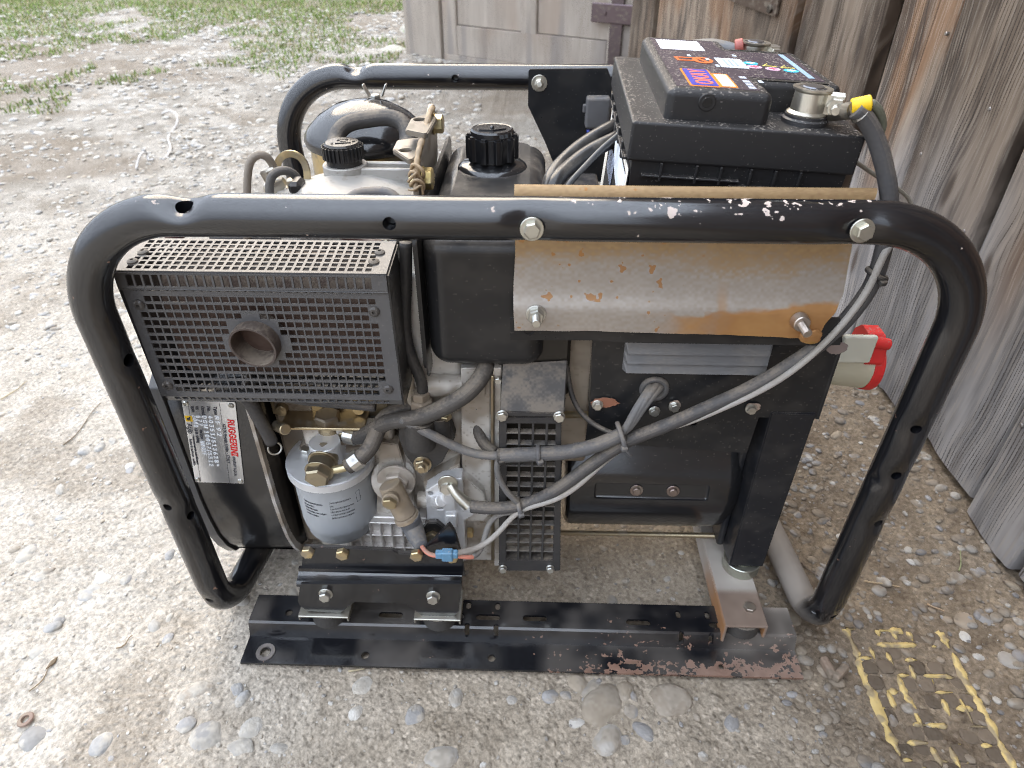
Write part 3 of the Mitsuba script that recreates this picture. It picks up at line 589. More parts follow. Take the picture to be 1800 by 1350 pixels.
# base rails: folded strip with holes and slots
def rail_mesh(x0, x1):
    t = 0.0028
    prof = Polygon([(-0.0485, 0.0012), (-0.018, 0.0022), (-0.0125, 0.0175), (-0.0105, 0.0195), (0.0225, 0.0195), (0.0225, 0.0195 - t), (-0.0095, 0.0195 - t), (-0.0155, 0.0022 - t), (-0.0485, 0.0012 - t)])
    m = trimesh.creation.extrude_polygon(prof, x1 - x0, engine='earcut')
    return put(m, frame((x0, 0, 0.0028), (0, 1, 0), (0, 0, 1)))
rail = man(rail_mesh(-0.287, 0.2935))
def slot_cut(px, L, r=0.0035, alongx=True):
    p = np.array(px); e = np.array([L / 2 - r, 0, 0]) if alongx else np.array([0, L / 2 - r, 0])
    a, b = man(cyl(p - e - [0, 0, 0.012], p - e + [0, 0, 0.012], r, 16)), man(cyl(p + e - [0, 0, 0.012], p + e + [0, 0, 0.012], r, 16))
    return m3.Manifold.batch_hull([a, b])
ZT = 0.022
for q in ((-0.1362, 0.0008, 0.022), (-0.0312, 0.0011, 0.022), (0.019, 0.0012, 0.022), (0.1294, -0.0004, 0.022), (0.2173, -0.0012, 0.022)): rail -= slot_cut(q, 0.026)
for q in ((-0.0532, 0.0157, 0.022), (-0.0214, 0.0152, 0.022), (-0.0528, -0.0114, 0.022), (-0.022, -0.0119, 0.022), (0.1736, 0.0109, 0.022), (0.2046, 0.0104, 0.022), (0.1736, -0.0142, 0.022), (0.2048, -0.0153, 0.022)): rail -= slot_cut(q, 0.0095, 0.0026, False)
for q, r in (((-0.0606, 0.0017, 0.022), 0.004), ((-0.2468, 0.0004, 0.022), 0.004), ((-0.2647, -0.0363, 0.004), 0.0055), ((-0.1586, -0.0364, 0.004), 0.0042), ((-0.0258, -0.0357, 0.004), 0.0042), ((0.2124, -0.0382, 0.004), 0.003)):
    rail -= man(cyl(np.array(q) - [0, 0, 0.012], np.array(q) + [0, 0, 0.012], r, 20))
add(G + 'base_rail', rail, 'frame_paint', smooth=25, label='black slotted base rail in front, rusty towards its right end')
add(G + 'rear_base_rail', put(rail_mesh(-0.287, 0.2935), np.array([[1, 0, 0, 0], [0, -1, 0, 0.42], [0, 0, 1, 0], [0, 0, 0, 1.0]])), 'frame_paint', smooth=25)
q = np.array((-0.2641, -0.0362, 0.004)); add(G + 'rail_washer', put(lathe([[0.0058, 0], [0.0098, 0], [0.0098, 0.0012], [0.0058, 0.0012], [0.0058, 0]], np.eye(4), 28), frame(q + [0, 0, 0.0003], (1, 0, 0), (0, 1, 0.05))), 'plated_metal', (0.30, 0.27, 0.26), 25)

# engine foot: black folded bracket on two galvanised pads with rubber buffers
low = Polygon([(-0.2252, 0.0533), (-0.2262, 0.0608), (-0.2178, 0.0904), (-0.0548, 0.0966), (-0.0603, 0.0516), (-0.0655, 0.0418), (-0.0988, 0.0414), (-0.1094, 0.0562), (-0.1148, 0.0616), (-0.1664, 0.0623), (-0.1746, 0.0545), (-0.1846, 0.0426), (-0.2189, 0.045)])
MB = [plate(rounded(low, 0.0015), -0.0100, 0.0038, 0.0007)]
z_b = 0.0905
up = Polygon([(-0.2111, 0.1305), (-0.1233, 0.1285), (-0.1181, 0.1237), (-0.0927, 0.1229), (-0.0878, 0.1364), (-0.0649, 0.1676), (-0.0601, 0.156), (-0.0549, 0.1234), (-0.0528, 0.0914), (-0.2219, 0.0869)])
MB.append(plate(up, 0.0030, 0.0038, 0.0007))
bend = [(-0.0138, 0.0850), (-0.0135, 0.0885), (-0.0122, 0.0903), (-0.0100, 0.0912), (-0.0040, 0.0925), (-0.0018, 0.0940), (-0.0009, 0.0975), (0.0027, 0.0975), (0.0020, 0.0925), (-0.0010, 0.0900), (-0.0080, 0.0885), (-0.0100, 0.0870), (-0.0102, 0.0850)]
MB.append(put(trimesh.creation.extrude_polygon(Polygon(bend), 0.1665, engine='earcut'), frame((-0.2225, 0, 0), (0, 1, 0), (0, 0, 1))))
add(G + 'engine_foot', cat(*MB), 'frame_paint', smooth=30, label='black folded steel foot under the engine')
bolt(G + 'engine_foot__bolt', (-0.1943, -0.0138, 0.0757), (0, -1, 0.1), 0.0105, 0.006, ZINC, 0.0072)
bolt(G + 'engine_foot__bolt', (-0.0846, -0.0138, 0.0764), (0, -1, 0.1), 0.0105, 0.006, ZINC, 0.0072, turn=0.6)
for p in ((-0.2072, -0.0012, 0.1253), (-0.1728, -0.0012, 0.124), (-0.0992, -0.0012, 0.1249), (-0.0644, -0.0012, 0.1236)): bolt(G + 'engine_foot__bolt', p, (0, -1, 0.05), 0.0118, 0.0055, GOLD, 0, turn=rng.random())
for x0, x1 in ((-0.228, -0.175), (-0.107, -0.058)):
    add(G + 'mount_pad', cat(rbox((x0, -0.0185, 0.0405), (x1, 0.020, 0.0430), 0.0006, 0), rbox((x0, -0.0185, 0.0360), (x0 + 0.0022, 0.020, 0.0430), 0.0006, 0), rbox((x1 - 0.0022, -0.0185, 0.0360), (x1, 0.020, 0.0430), 0.0006, 0)), 'plated_metal', (0.55, 0.53, 0.46), 25)
    add(G + 'rubber_mount', cyl(((x0 + x1) / 2, 0.000, 0.0222), ((x0 + x1) / 2, 0.000, 0.0404), 0.0185, 28), 'dusty_rubber', RUBBER, 30)

# galvanised cross channel carrying the alternator, rusty at its near end
cx0, cx1 = 0.2145, 0.2585
chan = cat(rbox((cx0, -0.0165, 0.0395), (cx1, 0.425, 0.0425), 0.0008, 0), rbox((cx0, -0.0165, 0.0150), (cx0 + 0.003, 0.425, 0.0394), 0.0008, 0), rbox((cx1 - 0.003, -0.0165, 0.0235), (cx1, 0.425, 0.0394), 0.0008, 0))
add(G + 'cross_channel', chan, 'rusty_channel', smooth=25, label='grey galvanised cross channel, rusted brown at its near end')
bolt(G + 'cross_channel__bolt', (0.2444, 0.0059, 0.0425), (0, 0, 1), 0.011, 0.004, (0.36, 0.31, 0.27))
add(G + 'rubber_mount', cyl((0.2375, 0.000, 0.0222), (0.2375, 0.000, 0.0392), 0.0185, 28), 'dusty_rubber', RUBBER, 30)
add(G + 'alternator_mount', cat(cyl((0.2480, 0.062, 0.0426), (0.2480, 0.062, 0.0560), 0.0200, 32), cyl((0.2480, 0.062, 0.0560), (0.2480, 0.062, 0.0580), 0.0120, 24)), 'plated_metal', (0.50, 0.52, 0.45), 25, label='round galvanised mount under the alternator bracket')

# ---------------------------------------------------------------- alternator
AY, AZ, AR = 0.150, 0.142, 0.090
prof = [[0, 0], [AR - 0.006, 0], [AR - 0.001, 0.003], [AR, 0.008], [AR, 0.162], [AR - 0.003, 0.172], [AR - 0.016, 0.184], [0, 0.184]]
body = man(lathe(prof, frame((0.050, AY, AZ), (0, 1, 0), (0, 0, 1)), 96))
s0, s1 = np.array((0.0775, 0.062, 0.1576)), np.array((0.1948, 0.062, 0.161))
ca_ = math.radians(172); nrm = np.array([0, math.cos(ca_), math.sin(ca_)])
rc = np.array([0, AY, AZ]) + nrm * AR
fl = rbox((s0[0], -0.010, -0.0035), (s1[0], 0.010, 0.006), 0.0030, 2)
body -= man(put(fl, frame(rc, (1, 0, 0), np.cross(nrm, (1, 0, 0)))))
add(G + 'alternator', body, 'gloss_black', BLACK, 35, label='black cylindrical alternator housing with a recessed slot')
for px in (1120, 1185):
    x = (0.1211, 0.062, 0.1589)[0] if px == 1120 else (0.1586, 0.062, 0.16)[0]
    o = np.array([x, rc[1], rc[2]]) + nrm * -0.0034
    add(G + 'alternator__screw', cat(cyl(o, o + nrm * 0.0015, 0.0068, 20), cyl(o + nrm * 0.0015, o + nrm * 0.0042, 0.0042, 14)), 'plated_metal', (0.28, 0.22, 0.20), 25)
add(G + 'alternator__end_flange', cat(lathe([[0, 0], [0.094, 0], [0.096, 0.003], [0.096, 0.011], [0.092, 0.014], [0, 0.014]], frame((0.2335, AY, AZ), (0, 1, 0), (0, 0, 1)), 72)), 'black_paint', (0.020, 0.020, 0.021), 35)
# end bracket: the deep black casting down to the mount
br = Polygon([(0.2300, 0.0580), (0.2665, 0.0580), (0.2700, 0.2700), (0.2290, 0.2700)])
add(G + 'end_bracket', cat(put(ext(br, 0.100, 0.0012), FRONT(0.1480)), rbox((0.2215, 0.075, 0.060), (0.2296, 0.140, 0.255), 0.003, 1)), 'black_paint', (0.011, 0.012, 0.015), 30, label='black slab bracket holding the right end of the alternator')
add(G + 'tie_rod', thread((0.040, 0.100, (0.1572, 0.1, 0.0478)[2]), ((0.2399, 0.1, 0.0487)[0], 0.100, (0.2399, 0.1, 0.0487)[2]), 0.0034, 0.0011), 'plated_metal', (0.60, 0.50, 0.33), 30, label='thin brassy threaded rod under the alternator')
add(G + 'tie_rod', thread((0.030, 0.060, (0.0518, 0.06, 0.2545)[2]), (0.075, 0.060, (0.0518, 0.06, 0.2545)[2]), 0.0036, 0.0011), 'plated_metal', (0.60, 0.48, 0.26), 30, label='short brassy rod beside the vent grille')

# ---------------------------------------------------------------- engine
CASTC = (0.56, 0.53, 0.48)
blk = [rbox((-0.225, 0.094, 0.050), (-0.0545, 0.235, 0.395), 0.006, 1), rbox((-0.120, 0.068, 0.050), (-0.0545, 0.235, 0.395), 0.006, 1), rbox((-0.225, 0.068, 0.050), (-0.0545, 0.235, 0.200), 0.006, 1)]
blk.append(rbox((-0.215, 0.064, 0.205), (-0.125, 0.080, 0.232), 0.004, 1))                     # raised pad below the guard
blk.append(cyl((-0.085, 0.062, (-0.065, 0.06, 0.2844)[2]), (-0.052, 0.062, (-0.065, 0.06, 0.2844)[2]), 0.0105, 20)); blk.append(put(trimesh.creation.icosphere(2, 0.0105), frame((-0.085, 0.062, (-0.065, 0.06, 0.2844)[2]), (1, 0, 0), (0, 1, 0))))
blk.append(plate(Polygon([(-0.1369, 0.2173), (-0.1193, 0.2141), (-0.1072, 0.119), (-0.0679, 0.1159), (-0.0676, 0.0426), (-0.1753, 0.0387), (-0.1659, 0.1128), (-0.1519, 0.1176)]), 0.072, 0.014, 0.001))
blk.append(plate(Polygon([(-0.0967, 0.1697), (-0.059, 0.1963), (-0.0623, 0.1213), (-0.0919, 0.1118)]), 0.070, 0.018, 0.001))
blk.append(cyl((-0.1039, 0.052, 0.1458), (-0.0862, 0.052, 0.1463), 0.009, 18))
blk.append(cyl((-0.1326, 0.075, 0.152), (-0.1267, 0.053, 0.1731), 0.0225, 28))
add(G + 'engine_block', cat(*blk), 'cast_metal', CASTC, 35, label='dirty cast aluminium engine block')
# dividing flanges and bell housing between engine and alternator
fl = [plate(rounded(Polygon([(-0.0531, 0.3077), (-0.0265, 0.3082), (-0.0284, 0.2052), (-0.0287, 0.0488), (-0.0632, 0.0476), (-0.0565, 0.2044)]), 0.0005), 0.110, 0.054, 0.001), plate(Polygon([(-0.0232, 0.311), (-0.0166, 0.3112), (-0.0191, 0.0443), (-0.0267, 0.0441)]), 0.110, 0.058, 0.0008),
      plate(Polygon([(-0.0383, 0.3078), (-0.0312, 0.3079), (-0.0319, 0.2795), (-0.0392, 0.2793)]), 0.056, 0.005, 0.0008), plate(Polygon([(-0.0569, 0.1811), (-0.0512, 0.1812), (-0.0358, 0.1628), (-0.0306, 0.1318), (-0.0368, 0.1215), (-0.0595, 0.1207)]), 0.056, 0.010, 0.001),
      rbox((-0.0225, 0.058, 0.055), (0.036, 0.22, 0.075), 0.004, 0)]
add(G + 'bell_housing', cat(*fl), 'cast_metal', (0.64, 0.62, 0.58), 35, label='light grey aluminium flange between engine and alternator')
add(G + 'bell_housing__clamp_rod', cyl((-0.0242, 0.05, 0.305), (-0.0283, 0.05, 0.056), 0.0017, 10), 'plated_metal', (0.42, 0.34, 0.22), 30)
bolt(G + 'bell_housing__bolt', (-0.0191, 0.049, 0.3009), (0, -1, 0), 0.006, 0.003, ZINC)
bolt(G + 'bell_housing__bolt', (-0.0537, 0.045, 0.1056), (1, 0, 0), 0.010, 0.006, (0.6, 0.45, 0.22))
add(G + 'adapter_ring', cat(lathe([[0.07, 0], [0.098, 0], [0.1, 0.002], [0.1, 0.027], [0.07, 0.027], [0.07, 0]], frame((0.0395, 0.175, 0.26), (0, 1, 0), (0, 0, 1)), 64), rbox((0.0380, 0.070, 0.185), (0.0665, 0.2, 0.365), 0.004, 1)), 'cast_metal', (0.36, 0.30, 0.23), 35, label='brownish aluminium ring behind the vent grille')

# vent grille: black hood above, slatted window below
gf = Polygon([(-0.0181, 0.2706), (0.0379, 0.2719), (0.0454, 0.0651), (-0.0204, 0.0627)]); gw = Polygon([(-0.0109, 0.2668), (0.033, 0.2679), (0.0369, 0.0832), (-0.0124, 0.0814)])
slat_x0, slat_x1 = gw.bounds[0] - 0.0004, gw.bounds[2] + 0.0004
gm = plate(gf.difference(gw.buffer(0.001).buffer(-0.001)), 0.0420, 0.0120, 0.0008)
hoodp = [(*(-0.0152, 0.056, 0.3134)[:1], 0.056, (-0.0152, 0.056, 0.3134)[2]), ((0.0413, 0.056, 0.3383)[0], 0.056, (0.0413, 0.056, 0.3383)[2] - 0.02), (-0.0163, 0.028, 0.2825), (0.0389, 0.028, 0.2825), ((-0.0163, 0.028, 0.2825)[0], 0.056, 0.272), ((0.0389, 0.028, 0.2825)[0], 0.056, 0.272)]
hood = trimesh.convex.convex_hull(np.vstack([np.array(hoodp) + e for e in ((0, 0, 0), (0.0012, 0.001, -0.001))]))
gm = cat(gm, hood, plate(Polygon([(-0.0163, 0.282), (0.0389, 0.2827), (0.0391, 0.2782), (-0.0163, 0.2775)]), 0.040, 0.0135, 0.0006), plate(Polygon([(-0.0175, 0.2751), (0.0382, 0.2758), (0.0386, 0.268), (-0.0176, 0.2673)]), 0.042, 0.0135, 0.0008))
add(G + 'vent_grille', gm, 'dusty_rubber', (0.024, 0.024, 0.026), 25, label='black plastic vent grille standing upright in the middle')
zs = np.linspace(gw.bounds[3], gw.bounds[1], 15)[1:-1]
for z in zs:
    sp = [(slat_x0, z - 0.0012), (slat_x1, z - 0.0012), (slat_x1, z + 0.0010), (slat_x0, z + 0.0010)]
    add(G + 'vent_grille__slat', rbox((slat_x0, 0.0306, z - 0.0008), (slat_x1, 0.0372, z + 0.0008), 0.0003, 0), 'dusty_rubber', (0.085, 0.082, 0.079), 25)
for q in (0.26, 0.51, 0.76):
    x = slat_x0 + (slat_x1 - slat_x0) * q
    add(G + 'vent_grille__bar', rbox((x - 0.0011, 0.0302, gw.bounds[1] - 0.001), (x + 0.0011, 0.0375, gw.bounds[3] + 0.001), 0.0004, 0), 'dusty_rubber', (0.030, 0.030, 0.031), 25)
for p in ((-0.0148, 0.0265, 0.2792), (0.0355, 0.0265, 0.2792)): bolt(G + 'vent_grille__bolt', p, (0, -1, 0.1), 0.0082, 0.0035, ZINC, 0.0052)
for p in ((-0.0161, 0.0298, 0.0687), (0.0343, 0.0298, 0.0705)): bolt(G + 'vent_grille__bolt', p, (0, -1, 0.1), 0.0072, 0.0035, ZINC, 0.0046)
add(G + 'fan_casing', cat(rbox((-0.0215, 0.085, 0.076), (0.0445, 0.215, 0.335), 0.003, 0), rbox((-0.0215, 0.058, 0.276), (0.0445, 0.2, 0.345), 0.003, 0)), 'black_paint', (0.020, 0.017, 0.014), 30)
for (px, w, h) in ((-0.0085, 0.008, 0.012), (0.0185, 0.010, 0.013), (0.032, 0.006, 0.016)):
    add(G + 'copper_winding', cyl((px - w / 2, 0.070, 0.256), (px + w / 2, 0.070, 0.256), h / 2 + 0.003, 14), 'plated_metal', (0.62, 0.47, 0.10), 30)

# sump with waffle ribs
sx0, sz0 = [(-0.1662, 0.0699), (-0.1, 0.1169)][0]; sx1, sz1 = [(-0.1662, 0.0699), (-0.1, 0.1169)][1]
sump = [rbox((sx0 - 0.03, 0.0505, sz0), (sx1 + 0.004, 0.12, sz1 + 0.002), 0.002, 0), rbox((sx0 - 0.034, 0.038, sz0 - 0.004), (sx1 + 0.006, 0.12, sz0 + 0.001), 0.0015, 0)]
for q in np.linspace(sx0 - 0.014, sx1, 8): sump.append(rbox((q - 0.0010, 0.0440, sz0), (q + 0.0010, 0.052, sz1), 0.0006, 0))
for q in np.linspace(sz0 + 0.009, sz1, 3): sump.append(rbox((sx0 - 0.02, 0.0445, q - 0.0009), (sx1 + 0.002, 0.052, q + 0.0009), 0.0005, 0))
add(G + 'sump', cat(*sump), 'clean_cast', (0.62, 0.59, 0.56), 30, label='pale aluminium sump with a waffle of small ribs')

# left cowl of the fan wheel with its name plate
cw = Polygon([(0.045, 0.288), (0.045, 0.150), (0.0475, 0.118), (0.052, 0.088), (0.060, 0.063), (0.0725, 0.040), (0.095, 0.026), (0.15, 0.020), (0.21, 0.035), (0.255, 0.09), (0.26, 0.20), (0.23, 0.28), (0.17, 0.315), (0.09, 0.315)])
cwm = lambda x0, w, off=0.0: put(trimesh.creation.extrude_polygon(cw.buffer(off).simplify(0.0002), w, engine='earcut'), frame((x0, 0, 0), (0, 1, 0), (0, 0, 1)))
add(G + 'fan_cowl', cwm(-0.326, 0.074), 'gloss_black', (0.014, 0.014, 0.015), 40, label='glossy black fan cowl at the left end of the engine')
add(G + 'fan_cowl__rim', put(trimesh.creation.extrude_polygon(cw.buffer(0.0035).difference(cw.buffer(-0.004)), 0.0035, engine='earcut'), frame((-0.252, 0, 0), (0, 1, 0), (0, 0, 1))), 'cast_metal', (0.55, 0.53, 0.51), 30)
add(G + 'fan_cowl__side_cover', put(trimesh.creation.extrude_polygon(cw.buffer(0.003), 0.010, engine='earcut'), frame((-0.3365, 0, 0), (0, 1, 0), (0, 0, 1))), 'black_paint', (0.05, 0.052, 0.056), 40)
add(G + 'fan_housing', rbox((-0.2485, 0.085, 0.040), (-0.205, 0.24, 0.38), 0.004, 0), 'cast_metal', (0.13, 0.105, 0.08), 30)
# name plate
NW, NH = 0.0495, 0.1035
nm = frame((-0.3105, 0.0445, 0.2755), (0.985, 0, -0.015), (-0.02, 0, 0.985)); NP = lambda u, v_, z=0.0009: nm @ np.array([u, -v_, z, 1.0])
shear = -0.135
def nframe(u, v_, z=0.0012):          # lettering frame: reads downwards, capitals point right
    o = nm @ np.array([u + shear * v_, -v_, z, 1.0]); return frame(o[:3], nm[:3, :3] @ np.array([shear, -1.0, 0]), nm[:3, :3] @ np.array([1.0, 0, 0]))
quad = Polygon([(0, 0), (NW, 0), (NW + shear * NH, -NH), (shear * NH, -NH)])
add(G + 'fan_cowl__name_plate', put(ext(rounded(quad, 0.0012), 0.0010), nm), 'plate_metal', (0.72, 0.74, 0.77), False, label='silver name plate with red and black lettering')
RED, INK, PALE = (0.60, 0.02, 0.02), (0.04, 0.04, 0.05), (0.80, 0.82, 0.84)
def ink(txt, h, u, v_, col, width=None, bold=False): add(G + 'fan_cowl__lettering', lettering(txt, h, nframe(u, v_), 0.00025, bold, width), 'print', col, False)
ink('RUGGERINI', 0.0062, 0.0405, 0.020, RED, 0.046, True); ink('motori s.p.a.', 0.0034, 0.0410, 0.067, INK, 0.026)
ink('42100 Reggio Emilia - ITALY', 0.0026, 0.0356, 0.026, INK, 0.050)
for (t, u) in (('Type', 0.0290), ('No.', 0.0228), ('Omol.', 0.0172), ('cc', 0.0122), ('rpm', 0.0080)): ink(t, 0.0030, u, 0.0055, INK, bold=True)
for (t, u, v_, w) in (('R F  9 2', 0.0290, 0.0165, 0.024), ('4 0 3 5 1 / 5 1 3 6 2 8 *', 0.0228, 0.0165, 0.064), ('D G M  1 0 0 5 7 / 5 3 1 2', 0.0172, 0.0165, 0.064), ('4 7 7', 0.0122, 0.0165, 0.012), ('3 0 0 0', 0.0080, 0.0165, 0.014), ('N B R E F', 0.0118, 0.0480, 0.018)): ink(t, 0.0040, u, v_, PALE, w, True)
ink('Version', 0.0030, 0.0125, 0.0335, INK, 0.012); ink('r.p.m. setting', 0.0030, 0.0082, 0.0325, INK, 0.018)
ink('Agip', 0.0044, 0.0016, 0.0270, INK, 0.012); ink('raccomanda lubrificanti', 0.0022, 0.0046, 0.0430, INK, 0.036); ink('lubrication with', 0.0024, 0.0012, 0.0460, INK, 0.034)
o = nm @ np.array([0.0009 + shear * 0.022, -0.0245, 0.0010, 1]); yq = Polygon([(0, 0), (0.0062, 0), (0.0062 + shear * 0.0065, 0.0065), (shear * 0.0065, 0.0065)])
add(G + 'fan_cowl__emblem', put(ext(sbox(0, 0, 0.0064, 0.0066), 0.0003), frame(o[:3], nm[:3, 0], nm[:3, 1])), 'print', (0.75, 0.47, 0.02), False)
dog = unary_union([sbox(0.0016, 0.0030, 0.0050, 0.0046)] + [sbox(x, 0.0014, x + 0.0005, 0.0032) for x in (0.0017, 0.0025, 0.0033, 0.0041)] + [sbox(0.0040, 0.0042, 0.0052, 0.0056)])
add(G + 'fan_cowl__emblem', put(ext(dog, 0.0003), frame(np.array(o[:3]) + nm[:3, 2] * 0.0003, nm[:3, 0], nm[:3, 1])), 'print', INK, False)
for u, v_ in ((0.0348, 0.0), (0.0056, 0.0)):
    a = nm @ np.array([u, -0.001, 0.0011, 1]); b = nm @ np.array([u + shear * (NH - 0.002), -NH + 0.001, 0.0011, 1]); add(G + 'fan_cowl__rule', sweep([a[:3], b[:3]], 0.00022, 4), 'print', INK, False)
for u, v_ in ((0.0035, 0.0035), (0.0455, 0.0040), (0.0030, 0.1000), (0.0462, 0.1000)):
    a = (nm @ np.array([u + shear * v_, -v_, 0.0009, 1]))[:3]; add(G + 'fan_cowl__rivet', put(lathe([[0.0009, 0.0002], [0.0026, 0], [0.0029, 0.0005], [0.0022, 0.0014], [0.0010, 0.0010], [0.0006, 0.0]], np.eye(4), 18), frame(a, nm[:3, 0], nm[:3, 1])), 'plated_metal', ZINC, 30)

# brass-coloured bracket and rail under the guard
add(G + 'filter_bracket', cat(rbox(((-0.233, 0.058, 0.2296)[0], 0.058, (-0.1504, 0.058, 0.2317)[2] - 0.0012), ((-0.1504, 0.058, 0.2317)[0], 0.0885, (-0.1504, 0.058, 0.2317)[2] + 0.0018), 0.0006, 0),
    rbox((-0.249, 0.086, 0.2276), ((-0.1317, 0.086, 0.2304)[0], 0.092, (-0.1292, 0.086, 0.2539)[2]), 0.0006, 0)), 'plated_metal', (0.42, 0.33, 0.20), 25, label='brassy bracket carrying the fuel filter')
for p in ((-0.2369, 0.085, 0.2373), (-0.1594, 0.085, 0.2406)): add(G + 'filter_bracket__screw', cat(cyl(p, np.array(p) - [0, 0.007, 0], 0.0062, 20), hexa(np.array(p) - [0, 0.0071, 0], (0, -1, 0), 0.0055, 0.0004, 0.2)), 'plated_metal', (0.50, 0.40, 0.25), 25)
add(G + 'filter_bracket__ferrule', cyl((-0.2336, 0.055, 0.2384), (-0.2188, 0.04, 0.2462), 0.0055, 16), 'plated_metal', (0.50, 0.40, 0.24), 25)

# fuel filter canister
FX, FY, FZ = -0.1905, 0.0630, 0.1930; FR = 0.0395
b2, q2 = np.array((-0.189, 0.072, 0.2125)), np.array((-0.1892, 0.052, 0.2221))
fil = lathe([[0, -0.094], [0.030, -0.094], [0.0345, -0.0915], [0.0365, -0.087], [0.0370, -0.080], [0.0382, -0.078], [0.0388, -0.074], [FR, -0.068], [FR, -0.008], [0, -0.008]], np.array([[1, 0, 0, FX], [0, 1, 0, FY], [0, 0, 1, FZ], [0, 0, 0, 1.0]]), 72)
add(G + 'fuel_filter', fil, 'moulded_plastic', (0.315, 0.330, 0.342), 35, label='pale blue-grey fuel filter canister with printed instructions')
hp = unary_union([Point(0, 0).buffer(0.0440, 48), Polygon([(-0.041, 0.016), (-0.030, 0.052), (0.030, 0.052), (0.041, 0.016)])])
add(G + 'fuel_filter__head', cat(put(ext(rounded(hp, 0.004), 0.0095, 0.0012), frame((FX, FY, FZ - 0.0085), (1, 0, 0), (0, 1, 0))), cyl((b2[0], b2[1], FZ), b2, 0.0135, 24), cyl((q2[0], q2[1], FZ), q2, 0.0150, 28)), 'clean_cast', (0.66, 0.67, 0.68), 35, label='cast aluminium filter head')
bp = q2 - [0, 0, 0.013]; bend_ = np.array((-0.1905, 0.017, 0.2055)); bd = unit(bend_ - bp); bl_ = np.linalg.norm(bend_ - bp)
add(G + 'fuel_filter__banjo', cat(cyl(bp, bp + bd * (bl_ - 0.023), 0.0138, 28), cyl(bp + bd * (bl_ - 0.023), bp + bd * (bl_ - 0.021), 0.0146, 28), cyl(bp + bd * (bl_ - 0.021), bp + bd * (bl_ - 0.010), 0.0126, 28), cyl(bp + bd * (bl_ - 0.010), bp + bd * (bl_ - 0.0085), 0.0138, 28)), 'plated_metal', (0.38, 0.325, 0.225), 30)
bolt(G + 'fuel_filter__bolt', bp + bd * (bl_ - 0.0085), bd, 0.0215, 0.0095, (0.42, 0.36, 0.25), turn=0.25)
add(G + 'fuel_filter__banjo', cat(cyl(b2, b2 + [0, 0, 0.017], 0.0120, 28), cyl(b2 + [0, 0, 0.017], b2 + [0, 0, 0.0188], 0.0125, 28)), 'plated_metal', (0.44, 0.34, 0.20), 30)
bolt(G + 'fuel_filter__bolt', b2 + [0, 0, 0.0188], (0, 0, 1), 0.0225, 0.0095, (0.38, 0.32, 0.25), turn=0.1)
bolt(G + 'fuel_filter__bolt', (FX - 0.026, FY + 0.006, FZ + 0.001), (0.1, -0.1, 1), 0.010, 0.005, ZINC, turn=0.4)
e1 = bp + bd * (bl_ - 0.0155)
add(G + 'fuel_filter__spigot', sweep(spline([b2 + [0.006, -0.002, 0.008], b2 + [0.018, -0.006, 0.0075]], 0.003), 0.0044, 12), 'plated_metal', (0.55, 0.46, 0.28), True)
s_a = b2 + [0.016, -0.006, 0.0075]
hose1 = [s_a, s_a + [0.012, -0.004, 0.000]] + [(-0.1245, 0.048, 0.2502), (-0.0954, 0.04, 0.2627), (-0.0679, 0.036, 0.279), (-0.0462, 0.04, 0.293), (-0.0344, 0.05, 0.3036), (-0.0299, 0.062, 0.309)]
add(G + 'fuel_hose', sweep(spline(hose1), 0.0078, 16, wob=0.03), 'dusty_rubber', (0.05, 0.047, 0.045), True, label='thick dusty rubber fuel hose from the filter up to the tank')
add(G + 'hose_clamp', cyl(s_a + [0.001, 0, 0], s_a + [0.0125, -0.0035, 0.0], 0.0090, 14), 'plated_metal', (0.68, 0.68, 0.66), 25)
s_b = e1 + np.array([0.012, -0.003, -0.001])
s_c = np.array((-0.1631, 0.03, 0.2102))
add(G + 'fuel_filter__spigot', sweep(spline([e1 + [0.004, -0.001, -0.001], s_b, s_c]), 0.0042, 12), 'plated_metal', (0.60, 0.52, 0.32), True)
hose2 = [s_c] + [(-0.1537, 0.033, 0.2165), (-0.142, 0.04, 0.2257), (-0.1346, 0.05, 0.24), (-0.1263, 0.058, 0.2498), (-0.1077, 0.064, 0.2551), (-0.0924, 0.07, 0.2522)]
add(G + 'fuel_hose', sweep(spline(hose2), 0.0080, 16, wob=0.03), 'dusty_rubber', (0.055, 0.05, 0.047), True, label='shorter rubber fuel hose curving down to the filter front')
h_ = spline(hose2); add(G + 'hose_clamp', cyl(h_[1], h_[1] + unit(h_[4] - h_[1]) * 0.011, 0.0095, 14), 'plated_metal', (0.66, 0.66, 0.64), 25)
# the printed lines on the canister
def wrapped(txt, h, ang, z, rise, width):
    t = meshkit.text_mesh(txt, h, 0.00025); t.apply_scale([width / t.extents[0], 1, 1]); v = np.array(t.vertices); R = FR + 0.00002 + v[:, 2]
    th = ang + v[:, 0] / FR; t.vertices = np.c_[FX + R * np.sin(th), FY - R * np.cos(th), FZ + z + v[:, 1] + rise * v[:, 0]]; return t
L1 = [('1. Lubrificare leggermente la guarnizione', -0.0300, 0.0215), ('del nuovo filtro.', -0.0345, 0.012), ('2. Riempire il filtro di gasolio.', -0.0385, 0.0155), ('3. Avvitare il filtro a mano e stringere', -0.0428, 0.0235), ('4. Avviare e controllare.', -0.0470, 0.015)]
L2 = [('1. Aplicar ligera capa de grasa en la', -0.0275, 0.0215), ('junta.', -0.0318, 0.004), ('2. Enroscar el filtro hasta que toque', -0.0360, 0.0235), ('3. Girar a mano tres cuartos de vuelta', -0.0400, 0.019), ('4. Arrancar y comprobar estanqueidad', -0.0442, 0.0235), ('Apretar de nuevo si es necesario', -0.0485, 0.0225)]
for t, z, w in L1: add(G + 'fuel_filter__print', wrapped(t, 0.0021, -0.62, z, 0.0, w), 'print', (0.06, 0.065, 0.075), False)
